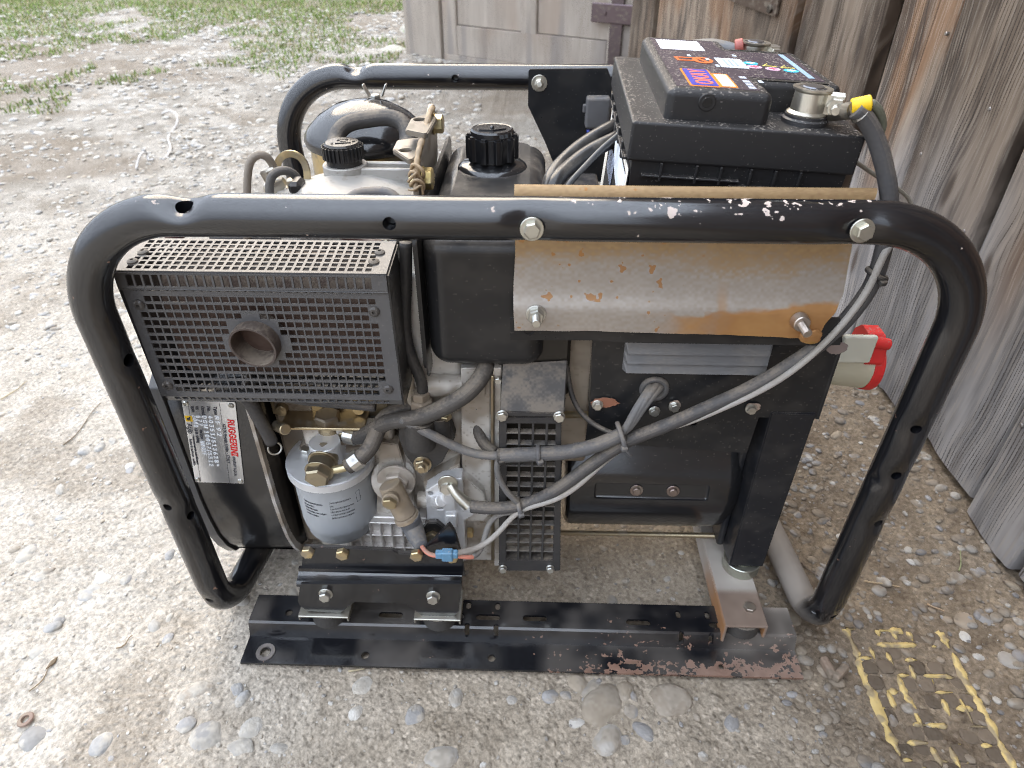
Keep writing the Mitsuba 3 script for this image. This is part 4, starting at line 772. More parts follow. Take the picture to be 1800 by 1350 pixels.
for t, z, w in L2: add(G + 'fuel_filter__print', wrapped(t, 0.0021, 0.10, z, 0.0, w), 'print', (0.06, 0.065, 0.075), False)
bx_ = sbox(0, 0, 0.0046, 0.014).difference(sbox(0.0003, 0.0003, 0.0043, 0.0137)); t = ext(bx_, 0.0003); v = np.array(t.vertices); th = 0.80 + v[:, 0] / FR; R = FR + v[:, 2]; t.vertices = np.c_[FX + R * np.sin(th), FY - R * np.cos(th), FZ - 0.0355 + v[:, 1]]
add(G + 'fuel_filter__print', t, 'print', (0.06, 0.065, 0.075), False)

# injection pump, its flange and unions
pump = [plate(rounded(Polygon([(-0.1124, 0.251), (-0.0666, 0.2534), (-0.0613, 0.2313), (-0.0751, 0.2003), (-0.0909, 0.1847), (-0.1, 0.1845), (-0.1115, 0.2083), (-0.116, 0.2299)]), 0.004), 0.062, 0.012, 0.0012), cyl((-0.094, 0.046, 0.2253), (-0.0925, 0.046, 0.258), 0.0145, 24), cyl((-0.0744, 0.05, 0.231), (-0.0749, 0.05, 0.2587), 0.0095, 20),
        plate(rounded(Polygon([(-0.1091, 0.2508), (-0.1016, 0.251), (-0.1037, 0.2265), (-0.1092, 0.2264)]), 0.001), 0.05, 0.005, 0.0006)]
add(G + 'injection_pump', cat(*pump), 'dusty_rubber', (0.028, 0.027, 0.027), 35, label='dusty black injection pump with a triangular flange')
bolt(G + 'injection_pump__nut', (-0.0949, 0.0495, 0.198), (0, -1, 0.15), 0.0135, 0.006, (0.46, 0.38, 0.25), 0.0090, 0.004)
bolt(G + 'injection_pump__nut', (-0.0926, 0.044, 0.2522), (0.1, -0.3, 0.9), 0.012, 0.006, (0.42, 0.40, 0.36))
bolt(G + 'injection_pump__nut', (-0.0683, 0.048, 0.2584), (0, -0.3, 1), 0.010, 0.005, (0.5, 0.42, 0.26))
u0 = np.array((-0.0905, 0.052, 0.2661))
add(G + 'injection_pump__union', cat(hexa(u0, (0, 0, 1), 0.0195, 0.0105, 0.15), hexa(u0 + [0, 0, 0.0105], (0, 0, 1), 0.0150, 0.008, 0.3), cyl(u0 - [0, 0, 0.02], u0, 0.0085, 18)), 'cast_metal', (0.25, 0.20, 0.15), 25)
add(G + 'injector_pipe', sweep(spline([(-0.0929, 0.062, 0.4263), (-0.097, 0.06, 0.3784), (-0.0996, 0.058, 0.3403), (-0.0945, 0.055, 0.3124), (-0.0891, 0.053, 0.294), (-0.0893, 0.052, 0.2754)]), 0.0052, 14), 'dusty_rubber', (0.018, 0.018, 0.019), True, label='black rubber sleeved pipe running down beside the tank')
add(G + 'vent_tube', sweep(spline([(-0.1032, 0.07, 0.3328), (-0.1035, 0.068, 0.3035), (-0.1027, 0.066, 0.2726), (-0.1009, 0.064, 0.2525)]), 0.0046, 14), 'dusty_rubber', (0.42, 0.35, 0.26), True, label='cream coloured tube beside the guard')
add(G + 'breather_hose', sweep(spline([(-0.0334, 0.08, 0.2968), (-0.0382, 0.07, 0.2711), (-0.0411, 0.062, 0.2431), (-0.0344, 0.052, 0.2246), (-0.0219, 0.042, 0.2207)]), 0.0056, 14), 'dusty_rubber', (0.045, 0.042, 0.04), True)

# oil drain elbow with its rubber boot, big washer
wc = np.array((-0.1233, 0.051, 0.1751))
add(G + 'oil_union', cat(cyl(wc, wc - [0, 0.003, 0], 0.0195, 32), hexa(wc - [0, 0.003, 0], (0, -1, 0), 0.022, 0.006, 0.2), cyl(wc - [0.0, 0.009, 0.004], np.array((-0.1237, 0.03, 0.1752)), 0.0105, 20)), 'cast_metal', (0.46, 0.42, 0.37), 25, label='oil union with a large washer')
e0, e1_ = np.array((-0.1237, 0.032, 0.1779)), np.array((-0.1124, 0.026, 0.1503))
add(G + 'oil_union__elbow', cat(cyl(e0 + (e0 - e1_) * 0.25, e1_, 0.0112, 20), cyl(e0 + [-0.001, -0.002, -0.004], np.array((-0.122, 0.012, 0.1825)), 0.0082, 18), cyl(e1_, e1_ + (e1_ - e0) * 0.18, 0.0128, 24)), 'cast_metal', (0.40, 0.31, 0.20), 30)
bolt(G + 'oil_union__bolt', np.array((-0.122, 0.012, 0.1825)), (-0.1, -1, -0.1), 0.013, 0.0045, (0.52, 0.42, 0.25))
boot = spline([(-0.1106, 0.0255, 0.1509), (-0.106, 0.0235, 0.1343), (-0.0986, 0.01, 0.1313), (-0.0946, 0.002, 0.1322)], 0.003)
add(G + 'rubber_boot', sweep(boot, np.interp(np.linspace(0, 1, len(boot)), [0, 0.6, 1], [0.0125, 0.0100, 0.0066]), 18, wob=0.08), 'dusty_rubber', (0.10, 0.105, 0.115), True, label='grey rubber boot over the oil pressure switch')

# bright aluminium starter cover with an earth lug
cp = Polygon([(-0.0924, 0.1729), (-0.0757, 0.1865), (-0.0621, 0.1907), (-0.0554, 0.1909), (-0.0557, 0.0694), (-0.068, 0.0689), (-0.084, 0.1088), (-0.0939, 0.1214)]); cp = rounded(cp, 0.0010).difference(Point(*[(-0.0876, 0.1691), (-0.3329, 0.5986)][0]).buffer(0.003)).difference(rounded(Polygon([(-0.0842, 0.1605), (-0.077, 0.1655), (-0.0758, 0.147), (-0.0828, 0.1468), (-0.0845, 0.1549)]), 0.002))
add(G + 'starter_cover', cat(plate(cp, 0.052, 0.015, 0.0010), rbox(((-0.076, 0.03, 0.1472)[0], 0.030, (-0.0689, 0.03, 0.1515)[2]), ((-0.0621, 0.03, 0.1755)[0], 0.04, (-0.0676, 0.03, 0.1769)[2]), 0.003, 1), rbox(((-0.074, 0.03, 0.1223)[0], 0.031, (-0.0703, 0.03, 0.1267)[2]), ((-0.0623, 0.03, 0.1477)[0], 0.04, (-0.0693, 0.03, 0.145)[2]), 0.002, 1), cyl((-0.0829, 0.036, 0.1594), (-0.076, 0.03, 0.1673), 0.0065, 16), plate(Polygon([(-0.057, 0.1497), (-0.0478, 0.15), (-0.0458, 0.1419), (-0.0542, 0.1341), (-0.0577, 0.134)]), 0.042, 0.006, 0.0006)), 'clean_cast', (0.72, 0.72, 0.72), 30, label='bright aluminium cover plate at the starter')
bolt(G + 'starter_cover__bolt', (-0.0702, 0.036, 0.1825), (0.05, -1, 0.25), 0.0125, 0.0075, ZINC, 0.0088)
bl = Polygon([(-0.0985, 0.1241), (-0.0919, 0.1344), (-0.0826, 0.1347), (-0.0728, 0.1224), (-0.0611, 0.0967), (-0.0632, 0.0787), (-0.1002, 0.0774)])
add(G + 'starter_bracket', plate(rounded(bl, 0.003), 0.036, 0.0058, 0.001), 'black_paint', BLACK, 30)
bolt(G + 'starter_bracket__bolt', (-0.0879, 0.03, 0.1159), (0, -1, 0.1), 0.0135, 0.006, GOLD, turn=0.5)
lg = [np.array(q) for q in [(-0.0684, 0.0285, 0.1898), (-0.0613, 0.026, 0.1826), (-0.0548, 0.024, 0.1755), (-0.0482, 0.022, 0.17)]]
add(G + 'cable_lug', cat(cyl(lg[0] + [0, 0.004, 0], lg[0] + [0, 0.002, 0], 0.0098, 24), sweep([lg[0] + [0.002, 0.002, -0.002], lg[1], lg[2], lg[3]], [0.0042, 0.0048, 0.0058, 0.0064], 12)), 'plated_metal', (0.62, 0.61, 0.54), 30)

# ---------------------------------------------------------------- exhaust silencer and its perforated guard
def grid_plate(w, h, nx, ny, hole, mx0, mx1, my0, my1, skip=None, tall=None):
    """A sheet of w x h with nx x ny square holes between the margins."""
    p = sbox(0, 0, w, h); hs = []; tall = tall or hole * 0.95
    for i in range(nx):
        for j in range(ny):
            x, y = mx0 + (w - mx0 - mx1) * (i + 0.5) / nx, my0 + (h - my0 - my1) * (j + 0.5) / ny
            if skip is not None and skip.intersects(sbox(x - hole / 2, y - hole / 2, x + hole / 2, y + hole / 2)): continue
            hs.append(sbox(x - hole / 2, y - tall / 2, x + hole / 2, y + tall / 2))
    return p.difference(unary_union(hs))
gx0, gx1, gz0, gz1, gy = -0.3105, -0.1010, 0.2990, 0.4020, 0.0200
W_, H_ = gx1 - gx0, gz1 - gz0
pc = np.array((-0.2143, 0.019, 0.3567)); pl_c = (pc[0] - gx0, pc[2] - gz0)
PX0, PX1, PN = 0.0075, 0.0110, 28
pitch = (W_ - PX0 - PX1) / PN
skip = unary_union([Point(pl_c).buffer(0.0215)] + [Point(x, y).buffer(0.004) for x, y in ((0.0095, H_ - 0.0125), (W_ - 0.0135, H_ - 0.0155), (0.0090, 0.0120), (W_ - 0.0105, 0.0120))])
front = grid_plate(W_, H_, PN, 13, 0.0056, PX0, PX1, 0.004, 0.0035, skip)
GC = (0.085, 0.084, 0.086)
front = front.difference(Point(pl_c).buffer(0.0185))
ge = [put(ext(front, 0.0014), frame((gx0, gy, gz0), (1, 0, 0), (0, 0, 1)))]
def strip(w, h, rows, o, ex, ey, hole=0.0051, my=0.001, t=0.0014, tall=None): ge.append(put(ext(grid_plate(w, h, PN, rows, hole, PX0, PX1, my, my, None, tall), t), frame(o, ex, ey)))
strip(W_, 0.0092, 1, (gx0, gy + 0.0008, gz0 - 0.0008), (1, 0, 0), (0, 0.5, -1), 0.0048, 0.0012)                # lower lip turning under
strip(W_, 0.043, 5, (gx0, gy + 0.009, gz0 - 0.0085), (1, 0, 0), (0, 1, -0.05))                                  # underside
tb = [(gy - 0.0018, gz1 + 0.0005), (gy - 0.0026, gz1 + 0.0065), (gy - 0.0012, gz1 + 0.0195)]                     # upper shell: lip, front band, top
strip(W_, 0.0072, 1, (gx0, gy + 0.0010, gz1 - 0.0005), (1, 0, 0), (0, -0.75, 0.66), 0.0046, 0.0012)
strip(W_, 0.0130, 1, (gx0, gy - 0.0042, gz1 + 0.0042), (1, 0, 0), (0, 0.06, 1), 0.0052, 0.0034, 0.0014, 0.0098)
strip(W_, 0.0490, 7, (gx0, gy - 0.0038, gz1 + 0.0172), (1, 0, 0), (0, 1, 0.10), 0.0047, 0.002)
GZT = gz1 + 0.0172 + 0.0049
strip(W_, 0.0300, 4, (gx0, gy + 0.0452, gz1 + 0.0222), (1, 0, 0), (0, 0.12, -1), 0.0050, 0.002)
add(G + 'silencer_guard', cat(*ge), 'black_paint', GC, 25, label='dusty dark perforated guard box round the exhaust silencer')
for x, t in ((gx1 - 0.0002, 0.0016),):
    sp = Polygon([(gy + 0.0002, gz0 - 0.006), (gy - 0.0035, gz1 + 0.004), (gy - 0.003, gz1 + 0.0165), (gy + 0.045, gz1 + 0.021), (0.085, gz1 - 0.002), (0.085, gz0 - 0.01), (gy + 0.006, gz0 - 0.010)])
    add(G + 'silencer_guard__end_plate', put(trimesh.creation.extrude_polygon(sp, t, engine='earcut'), frame((x, 0, 0), (0, 1, 0), (0, 0, 1))), 'black_paint', (0.018, 0.018, 0.019), 25)
    add(G + 'silencer_guard__end_plate', put(trimesh.creation.extrude_polygon(sp, t, engine='earcut'), frame((gx0 - 0.0014, 0, 0), (0, 1, 0), (0, 0, 1))), 'black_paint', (0.022, 0.022, 0.023), 25)
for x, z in ((0.0095, H_ - 0.0125), (W_ - 0.0135, H_ - 0.0155), (0.0090, 0.0120), (W_ - 0.0105, 0.0120)):
    o = np.array([gx0 + x, gy - 0.0014, gz0 + z]); add(G + 'silencer_guard__screw', cat(lathe([[0.0012, 0], [0.0046, 0], [0.0044, 0.0012], [0.0030, 0.0024], [0.0014, 0.0026], [0.0012, 0.0010], [0, 0.0010]], frame(o, (1, 0, 0), (0, 0, 1)), 20)), 'black_paint', (0.06, 0.055, 0.052), 30)
for x, y in ((0.010, 0.012), (0.012, 0.026), (W_ - 0.012, 0.016), (W_ - 0.010, 0.030)):
    o = np.array([gx0 + x, gy - 0.0038 + y, gz1 + 0.0172 + 0.1 * y + 0.0014]); add(G + 'silencer_guard__screw', lathe([[0.0012, 0], [0.0042, 0], [0.0040, 0.0012], [0.0026, 0.0022], [0.0014, 0.0024], [0.0012, 0.0010], [0, 0.0010]], frame(o, (1, 0, 0), (0, 1, 0.1)), 20), 'dusty_rubber', (0.10, 0.09, 0.08), 30)
sil = rounded(sbox(0.030, gz0 + 0.006, 0.118, gz1 + 0.0085), 0.028)
sil = Polygon(np.array(sil.exterior.coords)[::2])
sm = put(trimesh.creation.extrude_polygon(sil, W_ - 0.034, engine='earcut'), frame((gx0 + 0.022, 0, 0), (0, 1, 0), (0, 0, 1)))
seam = put(trimesh.creation.extrude_polygon(rounded(sbox(0.026, gz0 + 0.03, 0.128, gz1 + 0.0), 0.002), 0.004, engine='earcut'), frame((gx0 + 0.060, 0, 0), (0, 1, 0), (0, 0, 1)))
add(G + 'silencer', sm, 'dusty_rubber', (0.052, 0.026, 0.018), 40, label='rusty brown exhaust silencer inside the guard')
# welded seam showing above the guard at the back
ar = spline([(gx0 + 0.016, 0.074, 0.4215), (gx0 + 0.040, 0.078, 0.4275), (gx0 + 0.100, 0.080, 0.4285), (gx0 + 0.165, 0.078, 0.4255), (gx0 + 0.197, 0.072, 0.4160)], 0.003)
add(G + 'silencer__weld_seam', sweep(ar, 0.0042, 10, wob=0.55, seed=4), 'dusty_rubber', (0.105, 0.05, 0.042), True)
pr = [[0.0172, -0.023], [0.0198, -0.023], [0.0200, 0.0105], [0.0196, 0.0119], [0.0180, 0.0119], [0.0174, 0.0105], [0.0172, -0.023]]
o = np.array([pc[0], gy + 0.002, pc[2]])
pm = along(o, (-0.10, -1, -0.10))
add(G + 'exhaust_outlet__soot', lathe([[0, -0.0205], [0.0173, -0.0205], [0.0173, -0.0195], [0, -0.0190]], pm, 48), 'dusty_rubber', (0.030, 0.028, 0.028), 30)
add(G + 'exhaust_outlet', cat(lathe(pr, pm, 48)), 'dusty_rubber', (0.055, 0.040, 0.036), 30, label='round rusty exhaust outlet pipe sticking out of the guard')
for a in (0.4, 1.9, 3.3, 5.0):
    q = pm @ np.array([0.0085 * math.cos(a), 0.0085 * math.sin(a), 0.0033, 1]); add(G + 'exhaust_outlet__hole', put(trimesh.creation.icosphere(2, 1.0).apply_scale([0.0028, 0.0036, 0.0010]), pm @ np.array([[1, 0, 0, 0.0085 * math.cos(a)], [0, 1, 0, 0.0085 * math.sin(a)], [0, 0, 1, -0.0189], [0, 0, 0, 1]])), 'dusty_rubber', (0.004, 0.004, 0.004), True)

# things glimpsed between guard and rail
add(G + 'air_duct', cat(rbox((-0.300, 0.150, 0.370), (-0.175, 0.24, 0.392), 0.006, 1), rbox((-0.245, 0.235, 0.37), (-0.20, 0.30, 0.40), 0.006, 1)), 'black_paint', PAINT, 35)
add(G + 'manifold_flange', put(trimesh.creation.torus(0.026, 0.003, 32, 8), frame((-0.170, 0.118, 0.396), (1, 0, 0), (0, 1, 0.2))), 'dusty_rubber', (0.20, 0.18, 0.17), True)
add(G + 'tank_bracket', cat(rbox((-0.1207, 0.075, 0.41), ((-0.1014, 0.075, 0.423)[0], 0.095, (-0.1016, 0.075, 0.421)[2]), 0.002, 0)), 'black_paint', BLACK, 30)
bolt(G + 'tank_bracket__nut', (-0.1112, 0.074, 0.4172), (0, -1, 0.2), 0.010, 0.005, (0.35, 0.32, 0.26))

# ---------------------------------------------------------------- fuel tank
tk = rbox((-0.0795, 0.046, 0.3120), (0.0215, 0.292, 0.4400), 0.0185, 3)
rim_ = put(ext(rounded(sbox(0.045, 0.3085, 0.296, 0.4425), 0.014), 0.0030), frame((-0.0845, 0, 0), (0, 1, 0), (0, 0, 1)))
rim2 = put(ext(rounded(sbox(0.0405, 0.304, 0.300, 0.4455), 0.012), 0.0012), frame((-0.0812, 0, 0), (0, 1, 0), (0, 0, 1)))
add(G + 'fuel_tank', cat(tk, put(ext(rounded(sbox(-0.062, 0.075, 0.006, 0.285), 0.016), 0.0022, 0.0008), frame((0, 0, 0.4392), (1, 0, 0), (0, 1, 0)))), 'black_paint', (0.016, 0.016, 0.017), 40, label='black fuel tank with rounded corners in the middle')
add(G + 'fuel_tank__weld_flange', cat(rim_, rim2), 'black_paint', BLACK, 30)
tx, ty, tz = (-0.0302, 0.2054, 0.4415)[0], (-0.0302, 0.2054, 0.4415)[1], 0.4405
add(G + 'fuel_tank__neck', lathe([[0.018, 0], [0.0335, 0.0], [0.0325, 0.002], [0.0290, 0.0045], [0.0225, 0.0055], [0.0195, 0.0080], [0.0190, 0.013], [0.015, 0.013]], np.array([[1, 0, 0, tx], [0, 1, 0, ty], [0, 0, 1, tz], [0, 0, 0, 1.0]]), 48), 'gloss_black', (0.012, 0.012, 0.013), 40)
th = np.linspace(0, 2 * math.pi, 241)[:-1]; rr = 0.0232 + 0.0018 * np.clip(np.cos(10 * th) * 3, -1, 1); capp = Polygon(np.c_[rr * np.cos(th), rr * np.sin(th)])
cap = cat(put(ext(capp, 0.0220, 0.0015), frame((tx, ty, tz + 0.0095), (1, 0, 0), (0, 1, 0))), lathe([[0, 0.022], [0.0205, 0.022], [0.0200, 0.0255], [0.0185, 0.0270], [0.0165, 0.0262], [0, 0.0258]], frame((tx, ty, tz + 0.0095), (1, 0, 0), (0, 1, 0)), 40),
          put(ext(rounded(Polygon([(-0.013, -0.003), (0, -0.006), (0.013, -0.003), (0.013, 0.003), (0, 0.006), (-0.013, 0.003)]), 0.001), 0.0012), frame((tx, ty, tz + 0.0353), (1, 0.2, 0), (0, 1, 0))), put(trimesh.creation.icosphere(2, 0.0022), frame((tx, ty, tz + 0.0365), (1, 0, 0), (0, 1, 0))))
add(G + 'fuel_tank__cap', cap, 'gloss_black', (0.008, 0.008, 0.009), 35, label='glossy black fluted fuel cap on the tank')

# ---------------------------------------------------------------- cylinder head, rocker cover, air cleaner, lifting bracket
rc_ = rounded(Polygon([(-0.222, 0.128), (-0.195, 0.108), (-0.098, 0.112), (-0.096, 0.196), (-0.150, 0.214), (-0.196, 0.206), (-0.224, 0.168)]), 0.014)
hd = [put(ext(rc_.buffer(-0.001), 0.030, 0.002), frame((0, 0, 0.390), (1, 0, 0), (0, 1, 0))), put(ext(rc_.buffer(0.003), 0.012, 0.0016), frame((0, 0, 0.4205), (1, 0, 0), (0, 1, 0)))]
top = rc_.buffer(-0.004); hull_pts = [[*q, 0.4326] for q in np.array(top.exterior.coords)[::3]] + [[*q, 0.4440] for q in np.array(rc_.buffer(-0.020).exterior.coords)[::3]]
hd.append(trimesh.convex.convex_hull(np.array(hull_pts)))
ox, oy = (-0.1676, 0.1863, 0.449)[0], (-0.1676, 0.1863, 0.449)[1]
hd += [cyl((ox, oy, 0.43), (ox, oy, 0.449), 0.0205, 36), rbox((ox + 0.016, oy - 0.011, 0.43), (-0.100, oy - 0.006, 0.4475), 0.001, 0), rbox((ox + 0.016, oy + 0.004, 0.43), (-0.100, oy + 0.010, 0.4485), 0.001, 0), rbox((-0.20, 0.122, 0.432), (-0.13, 0.127, 0.4405), 0.001, 0)]
for q in ((-0.210, 0.158), (-0.155, 0.111), (-0.112, 0.113)): hd.append(cyl((*q, 0.40), (*q, 0.4355), 0.0085, 20))
hd.append(rbox((-0.215, 0.10, 0.30), (-0.09, 0.24, 0.3905), 0.005, 1))
add(G + 'rocker_cover', cat(*hd), 'cast_metal', (0.36, 0.345, 0.32), 40, label='cast aluminium rocker cover on top of the engine')
bolt(G + 'rocker_cover__bolt', (-0.2085, 0.158, 0.4355), (0, 0, 1), 0.0125, 0.0065, (0.56, 0.50, 0.40), 0.0085, turn=0.2)
thk = np.linspace(0, 2 * math.pi, 337)[:-1]; rk = 0.0183 + 0.0010 * np.sign(np.cos(28 * thk)) * np.minimum(1, np.abs(np.cos(28 * thk)) * 2); kp = Polygon(np.c_[rk * np.cos(thk), rk * np.sin(thk)])
em = unary_union([sbox(-0.010, -0.0065, -0.008, 0.0065), sbox(-0.006, -0.006, 0.008, 0.006).difference(sbox(-0.004, -0.004, 0.006, 0.004)), sbox(-0.0015, -0.0018, 0.004, 0.0018), sbox(0.0095, -0.002, 0.012, 0.002)])
add(G + 'rocker_cover__oil_cap', cat(put(ext(kp, 0.0125, 0.001), frame((ox, oy, 0.4545), (1, 0, 0), (0, 1, 0))), lathe([[0, 0], [0.0165, 0], [0.0165, 0.0056], [0, 0.0056]], frame((ox, oy, 0.4490), (1, 0, 0), (0, 1, 0)), 32), lathe([[0, 0], [0.0165, 0], [0.0150, 0.0018], [0, 0.0020]], frame((ox, oy, 0.4670), (1, 0, 0), (0, 1, 0)), 32), put(ext(em, 0.0009), frame((ox, oy, 0.4688), (1, 0.25, 0), (0, 1, 0)))), 'black_paint', (0.014, 0.014, 0.015), 30, label='black ribbed oil filler cap')
dx, dy, dz = -0.1700, 0.2950, 0.446
dome = [[0, 0.034], [0.012, 0.0335], [0.030, 0.029], [0.048, 0.019], [0.060, 0.008], [0.0640, 0.002], [0.0650, -0.003], [0.0635, -0.008], [0.058, -0.0095], [0, -0.0095]]
add(G + 'air_cleaner', cat(lathe(dome[::-1], np.array([[1, 0, 0, dx], [0, 1, 0, dy], [0, 0, 1, dz], [0, 0, 0, 1.0]]), 72)), 'gloss_black', (0.008, 0.008, 0.009), 40, label='glossy black mushroom shaped air cleaner lid')
add(G + 'air_cleaner__base', cyl((dx, dy, dz - 0.06), (dx, dy, dz - 0.0095), 0.060, 48), 'plated_metal', (0.55, 0.42, 0.20), 30)
wq = np.array([dx + 0.010, dy + 0.02, dz + 0.033])
add(G + 'air_cleaner__wing_nut', cat(hexa(wq - [0, 0, 0.004], (0, 0, 1), 0.009, 0.006), put(rbox((-0.004, -0.001, 0), (0.004, 0.001, 0.014), 0.001, 0), along(wq + [-0.006, 0, 0], (-0.5, 0, 1))), put(rbox((-0.004, -0.001, 0), (0.004, 0.001, 0.014), 0.001, 0), along(wq + [0.007, 0, 0], (0.45, 0, 1)))), 'plated_metal', ZINC, 25)
add(G + 'crankcase_hose', sweep(spline([(-0.1781, 0.2, 0.4579), (-0.181, 0.215, 0.4626), (-0.1737, 0.225, 0.4721), (-0.1521, 0.23, 0.4773), (-0.1272, 0.23, 0.4786), (-0.1149, 0.225, 0.4726), (-0.1121, 0.215, 0.4616), (-0.1124, 0.2, 0.4569)]), 0.0078, 16), 'dusty_rubber', (0.030, 0.030, 0.032), True, label='black rubber breather hose arching over the air cleaner lid')
# lifting bracket: two ears and a web, with jute string along its edge
lw = rounded(Polygon([(0.108, 0.405), (0.108, 0.452), (0.122, 0.470), (0.235, 0.492), (0.248, 0.470), (0.240, 0.440), (0.150, 0.405)]), 0.004)
ears = [put(ext(lw, 0.0045, 0.0008), frame((-0.0915, 0, 0), (0, 1, 0), (0, 0, 1)))]
def ear(corners, hole, z):
    pg = rounded(Polygon([c[:2] for c in corners]), 0.003).difference(Point(hole[:2]).buffer(0.0052)); ears.append(put(ext(pg, 0.0042, 0.0008), frame((0, 0, z - 0.0042), (1, 0, 0), (0, 1, 0))))
ear([(-0.1135, 0.1482, 0.474), (-0.1141, 0.1752, 0.474), (-0.0915, 0.1865, 0.474), (-0.0885, 0.1393, 0.474), (-0.0928, 0.1161, 0.474)], (-0.1016, 0.1453, 0.474), 0.474)
ear([(-0.1034, 0.1606, 0.487), (-0.104, 0.1978, 0.487), (-0.0908, 0.2162, 0.487), (-0.0808, 0.2044, 0.487), (-0.0827, 0.1473, 0.487)], (-0.0952, 0.1941, 0.487), 0.487)
add(G + 'lifting_bracket', cat(*ears), 'plated_metal', (0.27, 0.25, 0.225), 30, label='steel lifting bracket with two eared tabs')
sp_ = [(-0.0890, 0.106, 0.452), (-0.0885, 0.124, 0.4735), (-0.0875, 0.165, 0.4825), (-0.0870, 0.205, 0.4905), (-0.0865, 0.222, 0.4905)]
js = [sweep(spline(sp_, 0.0015) , 0.0026, 8, wob=0.5, seed=2)]
for k in range(5):
    o0 = np.array(sp_[0]) + [0, 0.002 * k, 0.003 * k + 0.004]; e_ = rng.normal(size=(3, 3)) * 0.0018; js.append(sweep(spline([o0 + [-0.006, 0, -0.003] + e_[0], o0 + [-0.001, -0.003, 0.003] + e_[1], o0 + [0.005, 0, -0.001] + e_[2], o0 + [0.0055, 0.003, -0.008]], 0.002), 0.0015, 6, wob=0.7, seed=k))
fz = spline(sp_, 0.0008)
for q in fz[::1]:
    for _ in range(3):
        d_ = rng.normal(size=3); d_ /= np.linalg.norm(d_); js.append(trimesh.Trimesh(np.array([q, q + d_ * 0.0003 + [0.0002, 0, 0], q + d_ * (0.003 + 0.004 * rng.random())]), [[0, 1, 2], [0, 2, 1]], process=False))
add('jute_string', cat(*js), 'dusty_rubber', (0.34, 0.24, 0.14), True, label='fuzzy brown jute string tied along the lifting bracket', category='string')
bolt(G + 'lifting_bracket__bolt', (-0.0868, 0.132, 0.454), (1, 0, 0), 0.0165, 0.008, (0.66, 0.52, 0.22), 0.0105, turn=0.1)
bolt(G + 'lifting_bracket__bolt', (-0.0868, 0.222, 0.476), (1, 0, 0), 0.0150, 0.008, (0.66, 0.54, 0.28), 0.0100, turn=0.3)
bolt(G + 'lifting_bracket__bolt', (-0.0920, 0.130, 0.452), (-1, 0, 0), 0.010, 0.006, (0.66, 0.55, 0.30), 0.0, turn=0.3)
# injector pipes and cables at the left of the head
add(G + 'injector_line', sweep(spline([(-0.2613, 0.15, 0.3881), (-0.254, 0.155, 0.4279), (-0.2494, 0.158, 0.448), (-0.2424, 0.16, 0.4613), (-0.2342, 0.163, 0.4634), (-0.2295, 0.168, 0.4537), (-0.2295, 0.172, 0.4446)], 0.003), 0.0036, 12), 'dusty_rubber', (0.20, 0.17, 0.14), True, label='bent steel injector pipe rising at the left of the head')
add(G + 'glow_cable', sweep(spline([(-0.2263, 0.14, 0.4337), (-0.2254, 0.142, 0.4434), (-0.2204, 0.145, 0.4526), (-0.2115, 0.15, 0.4536), (-0.2051, 0.155, 0.4468), (-0.2049, 0.158, 0.4353)], 0.003), 0.0040, 12), 'dusty_rubber', (0.06, 0.06, 0.06), True)
i0 = np.array((-0.2223, 0.165, 0.4353))
add(G + 'injector', cat(hexa(i0 - [0.004, 0, 0.014], (-0.25, 0, 1), 0.020, 0.018, 0.2), hexa(i0 + [-0.008, 0, 0.006], (-0.35, 0, 1), 0.014, 0.010, 0.1)), 'plated_metal', (0.55, 0.52, 0.46), 25)
lvp = spline([(q[0], 0, q[1]) for q in [(-0.2342, 0.4412), (-0.2308, 0.4499), (-0.2216, 0.4558), (-0.2127, 0.4543), (-0.2071, 0.4469), (-0.2074, 0.4295)]], 0.001); lv = LineString(lvp[:, [0, 2]]).buffer(0.0032)
add(G + 'stop_lever', plate(lv, 0.192, 0.0025, 0.0005), 'plated_metal', (0.62, 0.52, 0.32), 25, label='curved brassy stop lever behind the injector')
add(G + 'head_bolt', cat(rbox((-0.2056, 0.13, 0.4376), ((-0.1945, 0.13, 0.4377)[0], 0.15, (-0.1923, 0.13, 0.4494)[2]), 0.003, 0)), 'black_paint', BLACK, 30)
add(G + 'coiled_hose', sweep(spline([(-0.1466, 0.105, 0.444), (-0.1405, 0.108, 0.4479), (-0.1262, 0.11, 0.4498), (-0.1115, 0.108, 0.4492), (-0.1042, 0.105, 0.4445)], 0.003), 0.0042, 12), 'dusty_rubber', (0.10, 0.10, 0.105), True)

# ---------------------------------------------------------------- rusty sheet, tray, control box
prf = [(0.0165, 0.3725), (0.0172, 0.385), (0.0185, 0.3925), (0.0215, 0.3985), (0.0255, 0.415), (0.0300, 0.445), (0.0340, 0.470), (0.0375, 0.4795), (0.0400, 0.4815)]
prs = spline([(0, *q) for q in prf], 0.0022)[:, 1:]; nxs = 150; V_, F_ = [], []
for i, (yy, zz) in enumerate(prs):
    xl = -0.0045 + 0.0006 * math.sin(zz * 90); z01 = (zz - 0.3725) / 0.11
    xr = np.interp(zz, [0.3725, 0.385, 0.393, 0.405, 0.425, 0.445, 0.4815], [0.2345, 0.2375, 0.2435, 0.2475, 0.2465, 0.2455, 0.2560])
    for k in range(nxs + 1):
        x = xl + (xr - xl) * k / nxs; rip = 0.0005 * math.sin(x * 55 + zz * 30) * (1 - z01)
        sag = -0.0035 * max(0, (x - 0.10) / 0.14) * max(0, 1 - z01 * 4) ** 1 * (1.0) + 0.0007 * (meshkit.noise(np.array([x * 160, 3.3, 0.0])) - 0.5) * (i == 0)
        V_.append((x, yy + rip, zz + sag))
for i in range(len(prs) - 1):
    for k in range(nxs):
        a = i * (nxs + 1) + k; F_ += [(a, a + 1, a + nxs + 2), (a, a + nxs + 2, a + nxs + 1)]
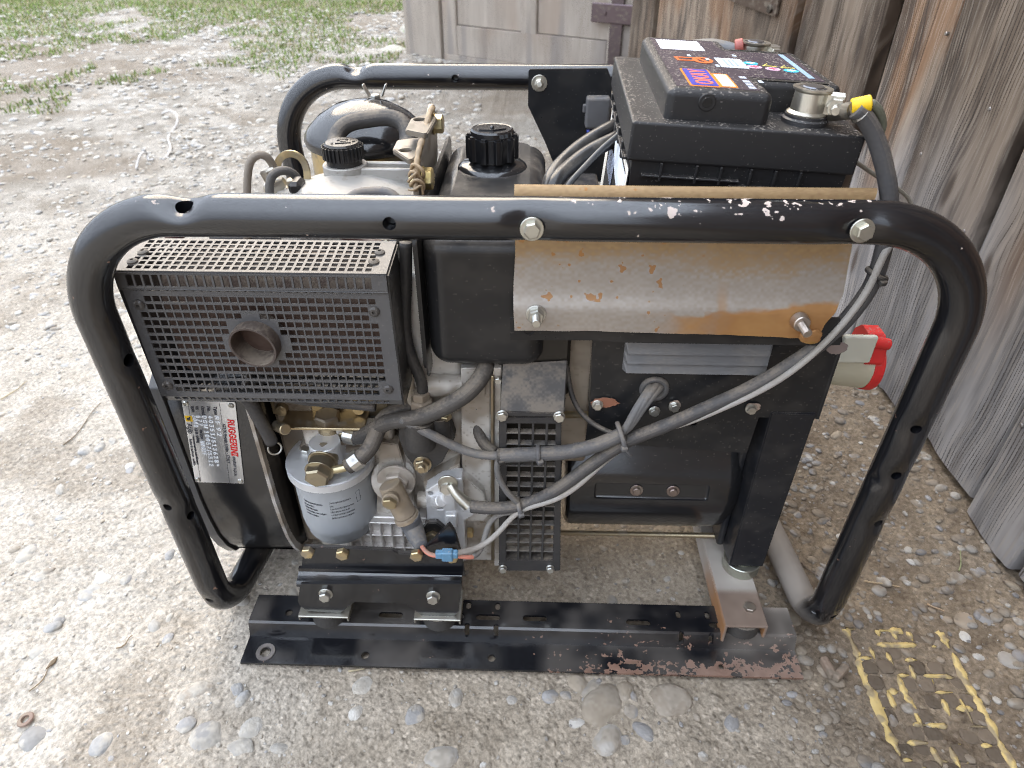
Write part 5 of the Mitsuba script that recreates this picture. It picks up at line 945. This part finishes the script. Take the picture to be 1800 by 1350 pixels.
Vt, Ft = np.array(V_), np.array(F_); back = Vt + [0, 0.0014, 0]; nV = len(Vt)
bd_ = [(k, k + 1) for k in range(nxs)] + [((len(prs) - 1) * (nxs + 1) + k + 1, (len(prs) - 1) * (nxs + 1) + k) for k in range(nxs)] + [((i + 1) * (nxs + 1), i * (nxs + 1)) for i in range(len(prs) - 1)] + [(i * (nxs + 1) + nxs, (i + 1) * (nxs + 1) + nxs) for i in range(len(prs) - 1)]
Fe = [f for a, b in bd_ for f in ((a, a + nV, b), (b, a + nV, b + nV))]
add(G + 'heat_shield', trimesh.Trimesh(np.vstack([Vt, back]), np.vstack([Ft, Ft[:, ::-1] + nV, np.array(Fe)]), process=False), 'rusty_sheet', smooth=35, label='beige metal sheet with rust along its top and lower right corner')
fl_ = trimesh.creation.icosphere(3, 1.0); v = np.array(fl_.vertices); v *= 1 + 0.6 * (meshkit.fbm(v * 1.5 + 2.2, 3, 9)[:, None] - 0.5); c_ = np.array((0.2282, 0.015, 0.3717))
add(G + 'heat_shield__rust_flake', trimesh.Trimesh(v * [0.0090, 0.0020, 0.0065] + c_, fl_.faces, process=False), 'rusty_sheet', smooth=True)
bolt(G + 'heat_shield__bolt', np.array((0.0127, 0.0165, 0.3876)), (0.02, -1, 0.05), 0.0115, 0.0055, ZINC, 0.0078, 0.010, turn=0.3)
q = np.array((0.2159, 0.0165, 0.386)); add(G + 'heat_shield__bolt', cat(cyl(q, q + unit((0.05, -1, 0.05)) * 0.008, 0.0072, 18, 0.0064), thread(q + [0, -0.006, 0], q + unit((0.05, -1, -0.05)) * 0.020, 0.0036)), 'plated_metal', (0.50, 0.43, 0.38), 25)
tr = Polygon([(-0.0075, 0.3796), (0.2508, 0.3841), (0.2576, 0.3596), (0.2407, 0.3587), (0.086, 0.3585), (0.0592, 0.3602), (-0.0075, 0.3594)]).difference(Point([(0.008, 0.3694), (-0.322, 0.6004)][0]).buffer(0.0042))
add(G + 'battery_tray', cat(plate(tr, 0.0250, 0.0025, 0.0005), rbox((-0.006, 0.0530, 0.3435), (0.272, 0.34, 0.3465), 0.001, 0)), 'black_paint', (0.013, 0.013, 0.014), 25, label='black sheet metal battery tray above the control box')
pan = Polygon([(0.0619, 0.3481), (0.271, 0.352), (0.2736, 0.3424), (0.2749, 0.2623), (0.2199, 0.263), (0.2177, 0.2192), (0.063, 0.2302), (0.0644, 0.2817)])
gh = np.array([(0.1205, 0.2937), (-0.3413, 0.5973)][0]); pan_h = pan.difference(Point(gh).buffer(0.0115)).difference(Point([(0.1615, 0.2542), (-0.3413, 0.5973)][0]).buffer(0.0036))
add(G + 'control_box', cat(plate(pan_h, 0.0520, 0.0020, 0.0004), rbox((0.064, 0.0525, 0.2650), (0.2725, 0.300, 0.3380), 0.002, 0), rbox((0.2715, 0.049, 0.2625), (0.2745, 0.300, 0.342), 0.0008, 0)), 'black_paint', (0.0125, 0.013, 0.0145), 25, label='black sheet metal control box with grey louvres')
lx0, lz0 = [(0.0918, 0.3144), (0.2099, 0.3437)][0]; lx1, lz1 = [(0.0918, 0.3144), (0.2099, 0.3437)][1]; lx1 = lx0 + 0.1215
for k in range(3):
    z0, z1 = lz0 + (lz1 - lz0) * k / 3, lz0 + (lz1 - lz0) * (k + 1) / 3
    h = trimesh.convex.convex_hull(np.array([(lx0 + e, 0.0499, z) for e in (-0.002, 0.1235) for z in (z0, z1)] + [(lx0 + e, 0.0425, z0 + 0.0008) for e in (0.001, 0.1205)] + [(lx0 + e, 0.0490, z1) for e in (0.0, 0.1215)]))
    add(G + 'control_box__louvre', h, 'black_paint', (0.13, 0.13, 0.132), 20)
add(G + 'control_box__grommet', put(trimesh.creation.torus(0.0105, 0.0030, 32, 10), frame((gh[0], 0.0495, gh[1]), (1, 0, 0), (0, 0, 1))), 'dusty_rubber', (0.07, 0.07, 0.072), True)
for p in ((0.0708, 0.048, 0.2762), (0.1404, 0.048, 0.2758), (0.2097, 0.048, 0.2748), (0.1231, 0.048, 0.2702)): bolt(G + 'control_box__screw', p, (0, -1, 0.1), 0.0072, 0.0035, ZINC, 0.0052, turn=rng.random())
def patch(cx, cz, rx, rz, seed, n=40):
    a = np.linspace(0, 2 * math.pi, n, endpoint=False); r = 0.7 + 0.7 * meshkit.fbm(np.c_[np.cos(a) * 1.3 + seed, np.sin(a) * 1.3, np.full(n, seed * 1.7)], 3, 3) + 0.25 * (meshkit.noise(np.c_[np.cos(a) * 6 + seed, np.sin(a) * 6, a * 0], 4) - 0.5); return Polygon(np.c_[cx + rx * r * np.cos(a), cz + rz * r * np.sin(a)])
for (px, w, h, c, s) in (((0.0768, 0.0479, 0.2784), 0.0115, 0.0055, (0.26, 0.105, 0.06), 1), ((0.1407, 0.0479, 0.2772), 0.0048, 0.0056, (0.33, 0.25, 0.20), 2), ((0.2115, 0.0479, 0.2763), 0.0058, 0.0045, (0.33, 0.25, 0.20), 3), ((0.2681, 0.0479, 0.3408), 0.008, 0.0060, (0.20, 0.155, 0.14), 4)):
    add(G + 'control_box__rust_patch', plate(patch(px[0], px[2], w, h, s), 0.04805, 0.0002), 'dusty_rubber', c, False)
# industrial socket at its right side: cream body, red collar and lid
sc_, sd = np.array((0.3031, 0.13, 0.2755)), unit((1, -0.04, -0.10))
sm_ = frame(sc_, np.cross((0, 0, 1), sd) * -1, np.cross(sd, np.cross((0, 0, 1), sd) * -1)); SK = along(sc_, sd)
add(G + 'socket', cat(lathe([[0, 0], [0.0235, 0], [0.0240, 0.002], [0.0240, 0.042], [0.0225, 0.042], [0.0220, 0.008], [0, 0.008]], SK, 48), put(rbox((-0.027, -0.026, -0.012), (0.027, 0.026, 0.0005), 0.003, 1), SK)), 'moulded_plastic', (0.50, 0.46, 0.335), 40, label='cream plastic power socket on the right side of the control box')
add(G + 'socket__collar', lathe([[0.0226, 0.039], [0.0248, 0.039], [0.0252, 0.041], [0.0252, 0.047], [0.0242, 0.049], [0.0226, 0.049], [0.0226, 0.039]], SK, 48), 'moulded_plastic', (0.58, 0.020, 0.018), 40)
up_ = np.array([0, 0, 1.0]); sid = unit(np.cross(up_, sd))
lid = rounded(Polygon([(-0.024, 0), (0.024, 0), (0.020, 0.017), (0.008, 0.028), (-0.008, 0.028), (-0.020, 0.017)]), 0.004)
lo = sc_ + sd * 0.047 + np.array([0, 0, 0.010])
add(G + 'socket__lid', cat(put(ext(lid, 0.018, 0.003), frame(lo - sd * 0.018 + [0, 0, 0.002], sid, up_)), cyl(lo + sid * -0.018 + [0, 0, 0.026] - sd * 0.02, lo + sid * -0.018 + [0, 0, 0.026] + sd * 0.0, 0.0055, 16)), 'moulded_plastic', (0.58, 0.022, 0.020), 35, label='red flip lid of the power socket')
add(G + 'socket__strip', rbox(sc_ + [-0.002, -0.028, 0.014], sc_ + [0.030, -0.022, 0.044], 0.0025, 1), 'moulded_plastic', (0.58, 0.56, 0.46), 30)

# rear bracket plate and relay
rp = Polygon([(0.0013, 0.4848), (0.0947, 0.4865), (0.1005, 0.474), (0.1088, 0.3502), (0.0447, 0.3495), (0.0341, 0.3753), (0.0233, 0.4001), (0.0012, 0.4436)]); add(G + 'rear_plate', plate(rounded(rp, 0.003), 0.431, 0.003, 0.0006), 'black_paint', (0.014, 0.015, 0.017), 25, label='black plate bolted to the rear rail beside the battery')
q = np.array((0.0145, 0.4278, 0.4697)); add(G + 'rear_plate__bolt', cat(cyl(q, q - [0, 0.0015, 0], 0.0095, 28), hexa(q - [0, 0.0015, 0], (0, -1, 0), 0.010, 0.0045, 0.2), thread(q - [0, 0.004, 0], q - [0, 0.012, -0.001], 0.0035)), 'plated_metal', (0.66, 0.64, 0.56), 25)
add(G + 'relay', cat(rbox((0.071, 0.41, 0.4207), ((0.1003, 0.41, 0.4576)[0], 0.4275, (0.1003, 0.41, 0.4576)[2]), 0.004, 1), rbox(((0.0674, 0.415, 0.4393)[0], 0.414, (0.0674, 0.415, 0.4393)[2]), ((0.0715, 0.415, 0.4394)[0], 0.42, (0.0668, 0.415, 0.4485)[2]), 0.0008, 0)), 'dusty_rubber', (0.10, 0.10, 0.105), 30, label='small dark relay box on the rear plate')
add(G + 'relay__blue_wire', sweep(spline([(0.0755, 0.415, 0.4194), (0.0772, 0.414, 0.4143), (0.087, 0.413, 0.4119)], 0.002), 0.0022, 8), 'dusty_rubber', (0.03, 0.06, 0.35), True)
add(G + 'battery_floor', rbox((0.020, 0.20, 0.350), (0.085, 0.36, 0.385), 0.004, 1), 'black_paint', PAINT, 30)

# ---------------------------------------------------------------- cables
def cable(base, q, r, col, label=None, n=12, wob=0.0, mat='dusty_rubber'):
    add(G + base, sweep(spline(q, 0.003), r, n, wob=wob), mat, col, True, **({'label': label} if label else {}))
GREY, BLK, WHITE = (0.10, 0.10, 0.105), (0.022, 0.022, 0.023), (0.34, 0.32, 0.295)
cable('battery_cable', [(0.2285, 0.05, 0.5334), (0.2361, 0.05, 0.5285), (0.2483, 0.048, 0.5138), (0.2595, 0.044, 0.4932), (0.2668, 0.04, 0.4739), (0.2703, 0.036, 0.4538), (0.2716, 0.033, 0.4325), (0.2701, 0.031, 0.4097), (0.2615, 0.029, 0.3857), (0.2482, 0.028, 0.363), (0.2291, 0.029, 0.3399), (0.202, 0.03, 0.3143), (0.1634, 0.031, 0.2869), (0.1265, 0.031, 0.2641), (0.1023, 0.03, 0.251), (0.0777, 0.027, 0.2323), (0.0475, 0.023, 0.2037), (0.0212, 0.02, 0.1834), (-0.006, 0.018, 0.1731), (-0.028, 0.018, 0.1708), (-0.0458, 0.02, 0.1705)], 0.0062, (0.050, 0.050, 0.053), 'thick dark battery cable sweeping from the battery down across the front', 16, 0.04)
cable('thin_white_cable', [(0.276, 0.034, 0.4436), (0.2688, 0.026, 0.4348), (0.2654, 0.024, 0.4133), (0.2561, 0.022, 0.3866), (0.2436, 0.021, 0.3629), (0.2257, 0.022, 0.3355), (0.2013, 0.024, 0.3102), (0.1723, 0.027, 0.2877), (0.1414, 0.031, 0.2671), (0.1128, 0.034, 0.2533), (0.0935, 0.032, 0.2367), (0.0793, 0.027, 0.2254), (0.0581, 0.02, 0.2039), (0.0346, 0.016, 0.1863), (0.0105, 0.014, 0.1769), (-0.0031, 0.014, 0.1664), (-0.0141, 0.012, 0.1515), (-0.028, 0.007, 0.1371), (-0.0417, 0, 0.133), (-0.0538, -0.007, 0.1358), (-0.0604, -0.011, 0.1378)], 0.0027, WHITE, 'thin off-white cable running alongside the battery cable')
for k, (dx_, dz_) in enumerate(((0, 0), (0.0055, 0.001), (0.0095, -0.002))):
    q = np.array([(0.1194, 0.058, 0.2949), (0.1155, 0.046, 0.2972), (0.1087, 0.036, 0.2931), (0.1005, 0.03, 0.2786), (0.0937, 0.028, 0.2631), (0.0815, 0.027, 0.2503), (0.0691, 0.027, 0.2432), (0.0512, 0.026, 0.2388)]) + np.linspace(1, 0.0, 8)[:, None] * [dx_, 0, dz_] + np.linspace(0, 1, 8)[:, None] * np.array([[0, 0.002 * k, 0.002 * (k - 1)]])
    cable('control_cable', q, 0.0036, (0.13, 0.13, 0.132))
cable('cable_sleeve', [(0.0938, 0.0265, 0.2604), (0.0713, 0.0255, 0.2473), (0.0459, 0.0245, 0.2393), (0.0173, 0.0235, 0.2366), (-0.0061, 0.0235, 0.2346), (-0.0188, 0.025, 0.2322)], 0.0068, (0.085, 0.086, 0.09), 'grey rubber sleeve gathering the control cables', 16, 0.06)
cable('cable_sleeve', [(-0.0167, 0.0245, 0.2327), (-0.0353, 0.027, 0.2314), (-0.0566, 0.031, 0.2358), (-0.0748, 0.033, 0.2453), (-0.0929, 0.036, 0.2546), (-0.1087, 0.04, 0.2618)], 0.0044, (0.10, 0.10, 0.102), 'thinner sleeve continuing left behind the fuel hose', 14, 0.12)
cable('engine_harness', [(-0.1351, 0.055, 0.2628), (-0.1566, 0.056, 0.2642), (-0.18, 0.055, 0.2671), (-0.2016, 0.05, 0.2737), (-0.2202, 0.046, 0.2802), (-0.2394, 0.043, 0.284), (-0.2582, 0.042, 0.2868)], 0.0046, (0.045, 0.045, 0.048), 'black harness running left under the silencer guard', 14, 0.1)
cable('stop_cable', [(-0.2531, 0.044, 0.2829), (-0.248, 0.044, 0.2752), (-0.2441, 0.044, 0.2594), (-0.2402, 0.044, 0.2424), (-0.2376, 0.045, 0.2254)], 0.0062, (0.035, 0.035, 0.037), 'black rubber sleeved cable dropping beside the name plate', 14)
add(G + 'cable_lug', put(trimesh.creation.torus(0.0062, 0.0010, 24, 8), frame((-0.2368, 0.046, 0.2173), (1, 0.5, 0), (0, 0.4, 1))), 'plated_metal', ZINC, True)
cable('thin_black_cable', [(0.038, 0.07, 0.3319), (0.0418, 0.062, 0.3105), (0.0467, 0.052, 0.2862), (0.0577, 0.044, 0.2678), (0.0738, 0.036, 0.2587), (0.089, 0.03, 0.256), (0.0965, 0.028, 0.2552)], 0.0024, BLK, 'thin black cable from the tank corner down to the cable tie')
cable('thin_grey_cable', [(-0.0188, 0.025, 0.2287), (-0.0199, 0.022, 0.2179), (-0.0156, 0.019, 0.2027), (-0.007, 0.016, 0.1896), (0.0017, 0.015, 0.1787), (0.0029, 0.015, 0.1749)], 0.0030, (0.10, 0.10, 0.10))
cable('pink_wire', [(-0.0958, 0.006, 0.1301), (-0.0903, -0.004, 0.1327), (-0.0836, -0.009, 0.133), (-0.0744, -0.011, 0.134)], 0.0022, (0.55, 0.19, 0.13), 'pink wire from the rubber boot to the blue connector')
cable('pink_wire', [(-0.0611, -0.011, 0.1353), (-0.0521, -0.009, 0.1308), (-0.0431, -0.006, 0.1275)], 0.0022, (0.55, 0.19, 0.13), 'pink wire leaving the blue connector to the right')
cable('grey_wire', [(-0.0441, -0.0062, 0.1277), (-0.0381, 0.002, 0.1258), (-0.0327, 0.01, 0.1376), (-0.0273, 0.018, 0.151), (-0.0142, 0.017, 0.1652), (-0.0032, 0.0165, 0.1677)], 0.0028, (0.16, 0.155, 0.15))
k0 = np.array((-0.0681, -0.0115, 0.1373))
add(G + 'wire_connector', cat(rbox(k0 + [-0.0105, -0.003, -0.0045], k0 + [-0.004, 0.003, 0.0035], 0.0008, 0), rbox(k0 + [-0.0045, -0.0042, -0.0070], k0 + [0.0062, 0.0035, 0.0055], 0.0010, 0), rbox(k0 + [0.0060, -0.003, -0.0035], k0 + [0.0110, 0.003, 0.0040], 0.0008, 0)), 'moulded_plastic', (0.105, 0.235, 0.36), 25, label='small blue wire connector')
def tie(p, ax, r, col=BLK, tail=None):
    p = np.array(p); ms = [put(trimesh.creation.torus(r, 0.0012, 28, 8).apply_scale([1, 1, 1.8]), along(p, ax)), put(rbox((-0.0028, -0.0022, -0.0024), (0.0028, 0.0022, 0.0024), 0.0006, 0), along(p + np.array([0.002, -r, -r * 0.35]), (0.3, -1, -0.3)))]
    if tail is not None: ms.append(sweep(spline([p + np.array([0.002, -r, -r * 0.3]), p + np.array(tail) * 0.6 + [0, -r, 0], p + np.array(tail) + [0, -r * 0.7, 0]], 0.002), 0.0011, 6))
    add(G + 'cable_tie', cat(*ms), 'dusty_rubber', col, True)
tie((0.2707, 0.03, 0.4189), (0.35, 0.05, 0.8), 0.0082)
tie((0.0922, 0.0275, 0.2569), (0.8, 0.1, 0.25), 0.0125, (0.12, 0.12, 0.125), (0.010, 0, -0.016))
tie((0.0179, 0.0235, 0.2366), (1, 0, 0.05), 0.0078, (0.08, 0.08, 0.085))
tie((0.0012, 0.017, 0.1751), (0.9, 0.1, 0.2), 0.0085, (0.12, 0.12, 0.125), (0.003, 0, -0.008))
tie((-0.0177, 0.0245, 0.2327), (1, 0, 0), 0.0058)
cable('rear_cable', [(0.0219, 0.15, 0.4291), (0.025, 0.17, 0.4399), (0.037, 0.2, 0.4477), (0.0566, 0.225, 0.4564), (0.078, 0.245, 0.4634), (0.0947, 0.26, 0.4671)], 0.0074, BLK, 'upper thick black cable passing behind the battery', 14, 0, 'black_paint')
cable('rear_cable', [(0.0247, 0.14, 0.4328), (0.0281, 0.15, 0.4432), (0.0413, 0.175, 0.4505), (0.0602, 0.195, 0.4584), (0.0795, 0.21, 0.4636), (0.0935, 0.22, 0.4672)], 0.0072, BLK, 'lower thick black cable passing behind the battery', 14, 0, 'black_paint')
cable('thin_black_cable', [(0.0324, 0.12, 0.4404), (0.0396, 0.13, 0.4504), (0.0534, 0.145, 0.4613), (0.0685, 0.16, 0.4721), (0.0845, 0.17, 0.4826)], 0.0026, (0.05, 0.052, 0.055), 'thin black cable left of the battery', 12, 0, 'black_paint')
cable('loose_wire', [(0.2634, 0.1, 0.4816), (0.2786, 0.115, 0.4723), (0.3001, 0.13, 0.4595), (0.3278, 0.15, 0.4438), (0.35, 0.16, 0.4274), (0.3571, 0.16, 0.414)], 0.0018, (0.20, 0.19, 0.16), 'thin loose wire in front of the plank door behind the battery')

# ---------------------------------------------------------------- starter battery, standing on the tray
labels['battery'] = dict(label='black starter battery with orange and blue sticker on the generator tray', category='battery')
BW, BL = 0.166, 0.244; ZL = 0.5215
BM = np.eye(4); a1, a2 = math.radians(-2.2), math.radians(2.6)
Rz = np.array([[math.cos(a1), -math.sin(a1), 0], [math.sin(a1), math.cos(a1), 0], [0, 0, 1]]); Ry = np.array([[math.cos(a2), 0, math.sin(a2)], [0, 1, 0], [-math.sin(a2), 0, math.cos(a2)]])
BM[:3, :3] = Rz @ Ry; BM[:3, 3] = (0.0790, 0.0605, ZL)                     # origin: front left corner of the lid's top
def B(base, m, mat, col=None, smooth=30, **k): return add('battery__' + base, put(m, BM), mat, col, smooth, **k)
PL = (0.010, 0.010, 0.011)
case = trimesh.convex.convex_hull(np.array([(x, y, z) for z, i in ((-0.028, 0.004), (-0.165, 0.009)) for x in (i, BW - i) for y in (i, BL - i)]))
B('case', case, 'moulded_plastic', PL, 20)
lidm = [rbox((0, 0, -0.0285), (BW, BL, 0), 0.0022, 1)]
for x0, x1 in ((0.012, 0.085), (0.078, 0.146)):
    z = -0.0385 if x0 < 0.05 else -0.0425
    lidm.append(rbox((x0, -0.0005, z - 0.0008), (x1, 0.01, z + 0.0008), 0.0004, 0))
for x in (0.026, 0.052, 0.070, 0.092, 0.110, 0.128): lidm.append(rbox((x - 0.0009, -0.0005, -0.0420), (x + 0.0009, 0.01, -0.0285), 0.0003, 0))
for y in (0.05, 0.09, 0.13, 0.17, 0.21): lidm.append(rbox((-0.0005, y, -0.042), (0.01, y + 0.006, -0.0285), 0.0006, 0))
lidm.append(rbox((-0.0006, 0.03, -0.0365), (0.006, 0.215, -0.0345), 0.0004, 0))
B('lid', cat(*lidm), 'moulded_plastic', PL, 30)
# the raised cover between the posts: wide on the left, stepped back round each post
hp_ = [rbox((0.0235, 0.012, -0.01), (0.0990, 0.232, 0.0214), 0.0062, 2), rbox((0.080, 0.054, -0.01), (0.160, 0.191, 0.0213), 0.0055, 2)]
CH = 0.0214
hp_.append(cyl((0.052, 0.0105, 0.0135), (0.052, 0.0128, 0.0135), 0.0062, 24)); 
B('cover', cat(*hp_), 'moulded_plastic', PL, 40, label='raised black cover of the battery')
B('vent_hole', cyl((0.052, 0.0100, 0.0135), (0.052, 0.0110, 0.0135), 0.0036, 20), 'moulded_plastic', (0.002, 0.002, 0.002), 30)
def deco(poly, col, z=0.0001, t=0.00025, mat='print', base='sticker', **k): return B(base, put(ext(poly, t), np.array([[1, 0, 0, 0], [0, 1, 0, 0], [0, 0, 1, CH + z], [0, 0, 0, 1.0]])), mat, col, False, **k)
deco(rounded(unary_union([sbox(0.030, 0.020, 0.090, 0.222), sbox(0.085, 0.066, 0.150, 0.176)]), 0.002), (0.028, 0.017, 0.030), 0.0, 0.0002, 'moulded_plastic', label='dark purple sticker covering the battery top')
def blet(txt, h, x, y, col, ex=(0, 1, 0), width=None, bold=True, z=0.0008): B('lettering', put(lettering(txt, h, np.eye(4), 0.0002, bold, width), frame((x, y, CH + z), ex, (-ex[1], ex[0], 0))), 'print', col, False)
ORG, BLU = (0.72, 0.20, 0.025), (0.055, 0.050, 0.30)
lgq = rounded(sbox(0.040, 0.022, 0.0625, 0.083), 0.002); deco(lgq, ORG, 0.0002); deco(rounded(sbox(0.0415, 0.024, 0.0610, 0.081), 0.0015), BLU, 0.0005)
deco(rounded(sbox(0.0625, 0.024, 0.0750, 0.070), 0.0015), ORG, 0.0002); deco(sbox(0.0640, 0.026, 0.0735, 0.066), (0.80, 0.66, 0.52), 0.0005)
blet('OKAY', 0.0120, 0.0578, 0.0270, (0.75, 0.16, 0.10), width=0.050); 
deco(rounded(sbox(0.0345, 0.166, 0.0740, 0.214), 0.002), (0.74, 0.74, 0.76), 0.0003, label='white label at the far left of the battery top')
for k in range(5):
    for y in (0.172, 0.184, 0.196): deco(sbox(0.039 + 0.0065 * k, y, 0.0398 + 0.0065 * k, y + 0.008), (0.5, 0.5, 0.53), 0.0006)
ring = Point(0, 0).buffer(1, 24).difference(Point(0, 0).buffer(0.66, 24)); ring = affinity.translate(affinity.scale(ring, 0.0085, 0.013), 0.0645, 0.122)
deco(unary_union([ring, affinity.rotate(sbox(0.042, 0.116, 0.060, 0.131).difference(sbox(0.0445, 0.119, 0.0575, 0.128)), 6), affinity.rotate(sbox(0.0625, 0.112, 0.0655, 0.133), 25)]), (0.62, 0.14, 0.035), 0.0004)
deco(sbox(0.0765, 0.098, 0.0985, 0.137), (0.60, 0.64, 0.68), 0.0003, label='pale label with grey bars on the battery top')
for k in range(3): deco(sbox(0.082 + 0.004 * k, 0.104, 0.0838 + 0.004 * k, 0.131), (0.30, 0.36, 0.44), 0.0006)
def icon(x, y, kind, col, c2):
    pg = Point(x, y).buffer(0.0060, 24) if kind == 'o' else Polygon([(x - 0.0062, y - 0.0050), (x + 0.0062, y - 0.0050), (x, y + 0.0062)]); deco(pg, col, 0.0003)
    deco(pg.buffer(-0.0012).difference(pg.buffer(-0.0019)) if kind == 't' else sbox(x - 0.0034, y - 0.0010, x + 0.0034, y + 0.0014), c2, 0.0006)
    deco(sbox(x - 0.0008, y - 0.0034, x + 0.0008, y + 0.0026), c2, 0.0006)
CY, PK, YL = (0.06, 0.42, 0.60), (0.66, 0.40, 0.52), (0.80, 0.66, 0.18)
icon(0.1045, 0.122, 'o', CY, (0.7, 0.75, 0.8)); icon(0.1185, 0.119, 't', YL, INK); icon(0.1325, 0.116, 't', YL, INK); icon(0.1045, 0.107, 'o', PK, (0.5, 0.1, 0.15)); icon(0.1185, 0.103, 'o', PK, (0.5, 0.1, 0.15)); icon(0.1325, 0.100, 'o', CY, (0.7, 0.75, 0.8))
deco(sbox(0.1395, 0.074, 0.1440, 0.172), (0.26, 0.36, 0.44), 0.0003, label='pale blue stripe at the right of the battery top')
for y in (0.024, 0.034, 0.044, 0.058): deco(sbox(0.0830, y, 0.0880, y + 0.0070), (0.42, 0.44, 0.48), 0.0003)
for (x, y) in ((0.0555, 0.140), (0.0695, 0.128), (0.0735, 0.102), (0.0965, 0.050), (0.0965, 0.152)): deco(Polygon([(x - 0.0018, y - 0.004), (x + 0.0018, y - 0.004), (x + 0.0012, y + 0.004), (x - 0.0012, y + 0.004)]), (0.50, 0.55, 0.60), 0.0004)
for (x0, y0, x1, y1) in ((0.1000, 0.0575, 0.150, 0.0610), (0.1000, 0.182, 0.150, 0.1855)): B('cover_groove', rbox((x0, y0, CH - 0.0002), (x1, y1, CH + 0.0003), 0.0001, 0), 'moulded_plastic', (0.003, 0.003, 0.003), False)
# left side label
def sl(poly, col, z, **k): B('side_label', put(ext(poly, 0.0002), frame((0.0045 - z, BL, -0.040), (0, -1, 0), (0.036, 0, 1))), 'print', col, False, **k)
sl(rounded(sbox(0.020, -0.118, 0.236, 0.004), 0.003), (0.02, 0.02, 0.022), 0.0008)
sl(rounded(sbox(0.022, -0.116, 0.234, 0.002), 0.003).difference(rounded(sbox(0.050, -0.112, 0.222, -0.004), 0.003)), (0.70, 0.66, 0.58), 0.0013, label='black and white label on the left side of the battery')
a = np.linspace(0, math.pi, 30); arc = Polygon([*zip(0.165 + 0.062 * np.cos(a), -0.006 - 0.026 * np.sin(a))])
sl(arc, (0.62, 0.66, 0.70), 0.0016)
for k in range(9): sl(Polygon([(0.066 + 0.007 * k, -0.050), (0.0695 + 0.007 * k, -0.050), (0.0765 + 0.007 * k, -0.024), (0.073 + 0.007 * k, -0.024)]), (0.45, 0.50, 0.62), 0.0019)
# posts and clamps
def post(x, y, r=0.0105):
    B('post', lathe([[0, -0.002], [0.0165, -0.002], [0.0165, 0.0030], [0.0150, 0.0042], [0.0150, 0.0060], [0.0100, 0.0062], [0.0095, 0.0240], [0.0080, 0.0248], [0, 0.0248]], frame((x, y, 0), (1, 0, 0), (0, 1, 0)), 36), 'moulded_plastic', (0.022, 0.022, 0.024), 35)
    B('post', lathe([[0, 0.0245], [0.0078, 0.0245], [0.0072, 0.0256], [0, 0.0262]], frame((x, y, 0), (1, 0, 0), (0, 1, 0)), 28), 'plated_metal', (0.24, 0.25, 0.28), 35)
P1, P2 = (0.1290, 0.0285), (0.1290, 0.2170)
post(*P1); post(*P2)
def clamp(name, x, y, d, **k):
    d = unit([*d, 0]); s = np.cross([0, 0, 1], d)
    ring = lathe([[0.0098, 0.0062], [0.0140, 0.0062], [0.0144, 0.0072], [0.0122, 0.0090], [0.0118, 0.0215], [0.0140, 0.0232], [0.0142, 0.0245], [0.0098, 0.0245], [0.0098, 0.0062]], frame((x, y, 0), (1, 0, 0), (0, 1, 0)), 36)
    o = np.array([x, y, 0.0150]); ms = [ring]
    for q in (-1, 1): ms.append(put(rbox((0.010, q * 0.0036 - 0.0018, -0.0075), (0.0235, q * 0.0036 + 0.0018, 0.0075), 0.001, 0), frame(o, d, s)))
    ms += [thread(o + d * 0.0180 + s * 0.010 - [0, 0, 0.0008], o + d * 0.0180 - s * 0.019 - [0, 0, 0.0008], 0.0033), hexa(o + d * 0.0180 - s * 0.0055, -s, 0.0115, 0.0058), hexa(o + d * 0.018 + s * 0.0055, s, 0.0115, 0.005)]

    add('battery_clamp', put(cat(*ms), BM), 'plated_metal', (0.64, 0.61, 0.53), 30, **k)
    return o, d, s
o, d, s = clamp('a', *P1, (1, -0.30), label='pale metal pole clamp on the front right post of the battery', category='battery clamp')
clamp('b', *P2, (1, 0.1), label='pole clamp on the rear post of the battery', category='battery clamp')
W = lambda p: (BM @ np.r_[p, 1])[:3]
y0, y1 = np.array((0.2265, 0.052, 0.5347)), np.array((0.2384, 0.05, 0.5375))
add('battery_clamp__yellow_sleeve', cyl(y0, y1, 0.0052, 20, 0.0056), 'moulded_plastic', (0.80, 0.52, 0.01), 35, label='yellow crimp sleeve at the front battery clamp')
add('battery_clamp__wire', sweep(spline([y1] + [(0.2426, 0.05, 0.535), (0.249, 0.052, 0.5281), (0.2528, 0.054, 0.52), (0.252, 0.054, 0.5149)], 0.002), 0.0030, 10), 'dusty_rubber', (0.10, 0.105, 0.075), True)
add('battery_clamp__lug', cat(sweep([W((0.147, 0.026, 0.008)), np.array((0.229, 0.05, 0.533)), np.array((0.2334, 0.05, 0.5297))], [0.0055, 0.0062, 0.0066], 14)), 'plated_metal', (0.30, 0.28, 0.25), 30)
rq = spline([W((0.122, 0.225, 0.012)), W((0.105, 0.232, 0.014)), W((0.085, 0.245, 0.012)), W((0.06, 0.268, 0.0)), W((0.04, 0.28, -0.04))], 0.003)
add('battery_clamp_001__cable', sweep(rq, np.interp(np.linspace(0, 1, len(rq)), [0, 0.25, 0.5, 1], [0.0060, 0.0085, 0.0075, 0.0070]), 14), 'dusty_rubber', (0.16, 0.17, 0.18), True)
add('battery_clamp_001__red_sleeve', cyl(W((P2[0] - 0.018, P2[1], 0.018)), W((P2[0] - 0.011, P2[1] - 0.001, 0.020)), 0.0075, 20), 'moulded_plastic', (0.36, 0.09, 0.07), 35)
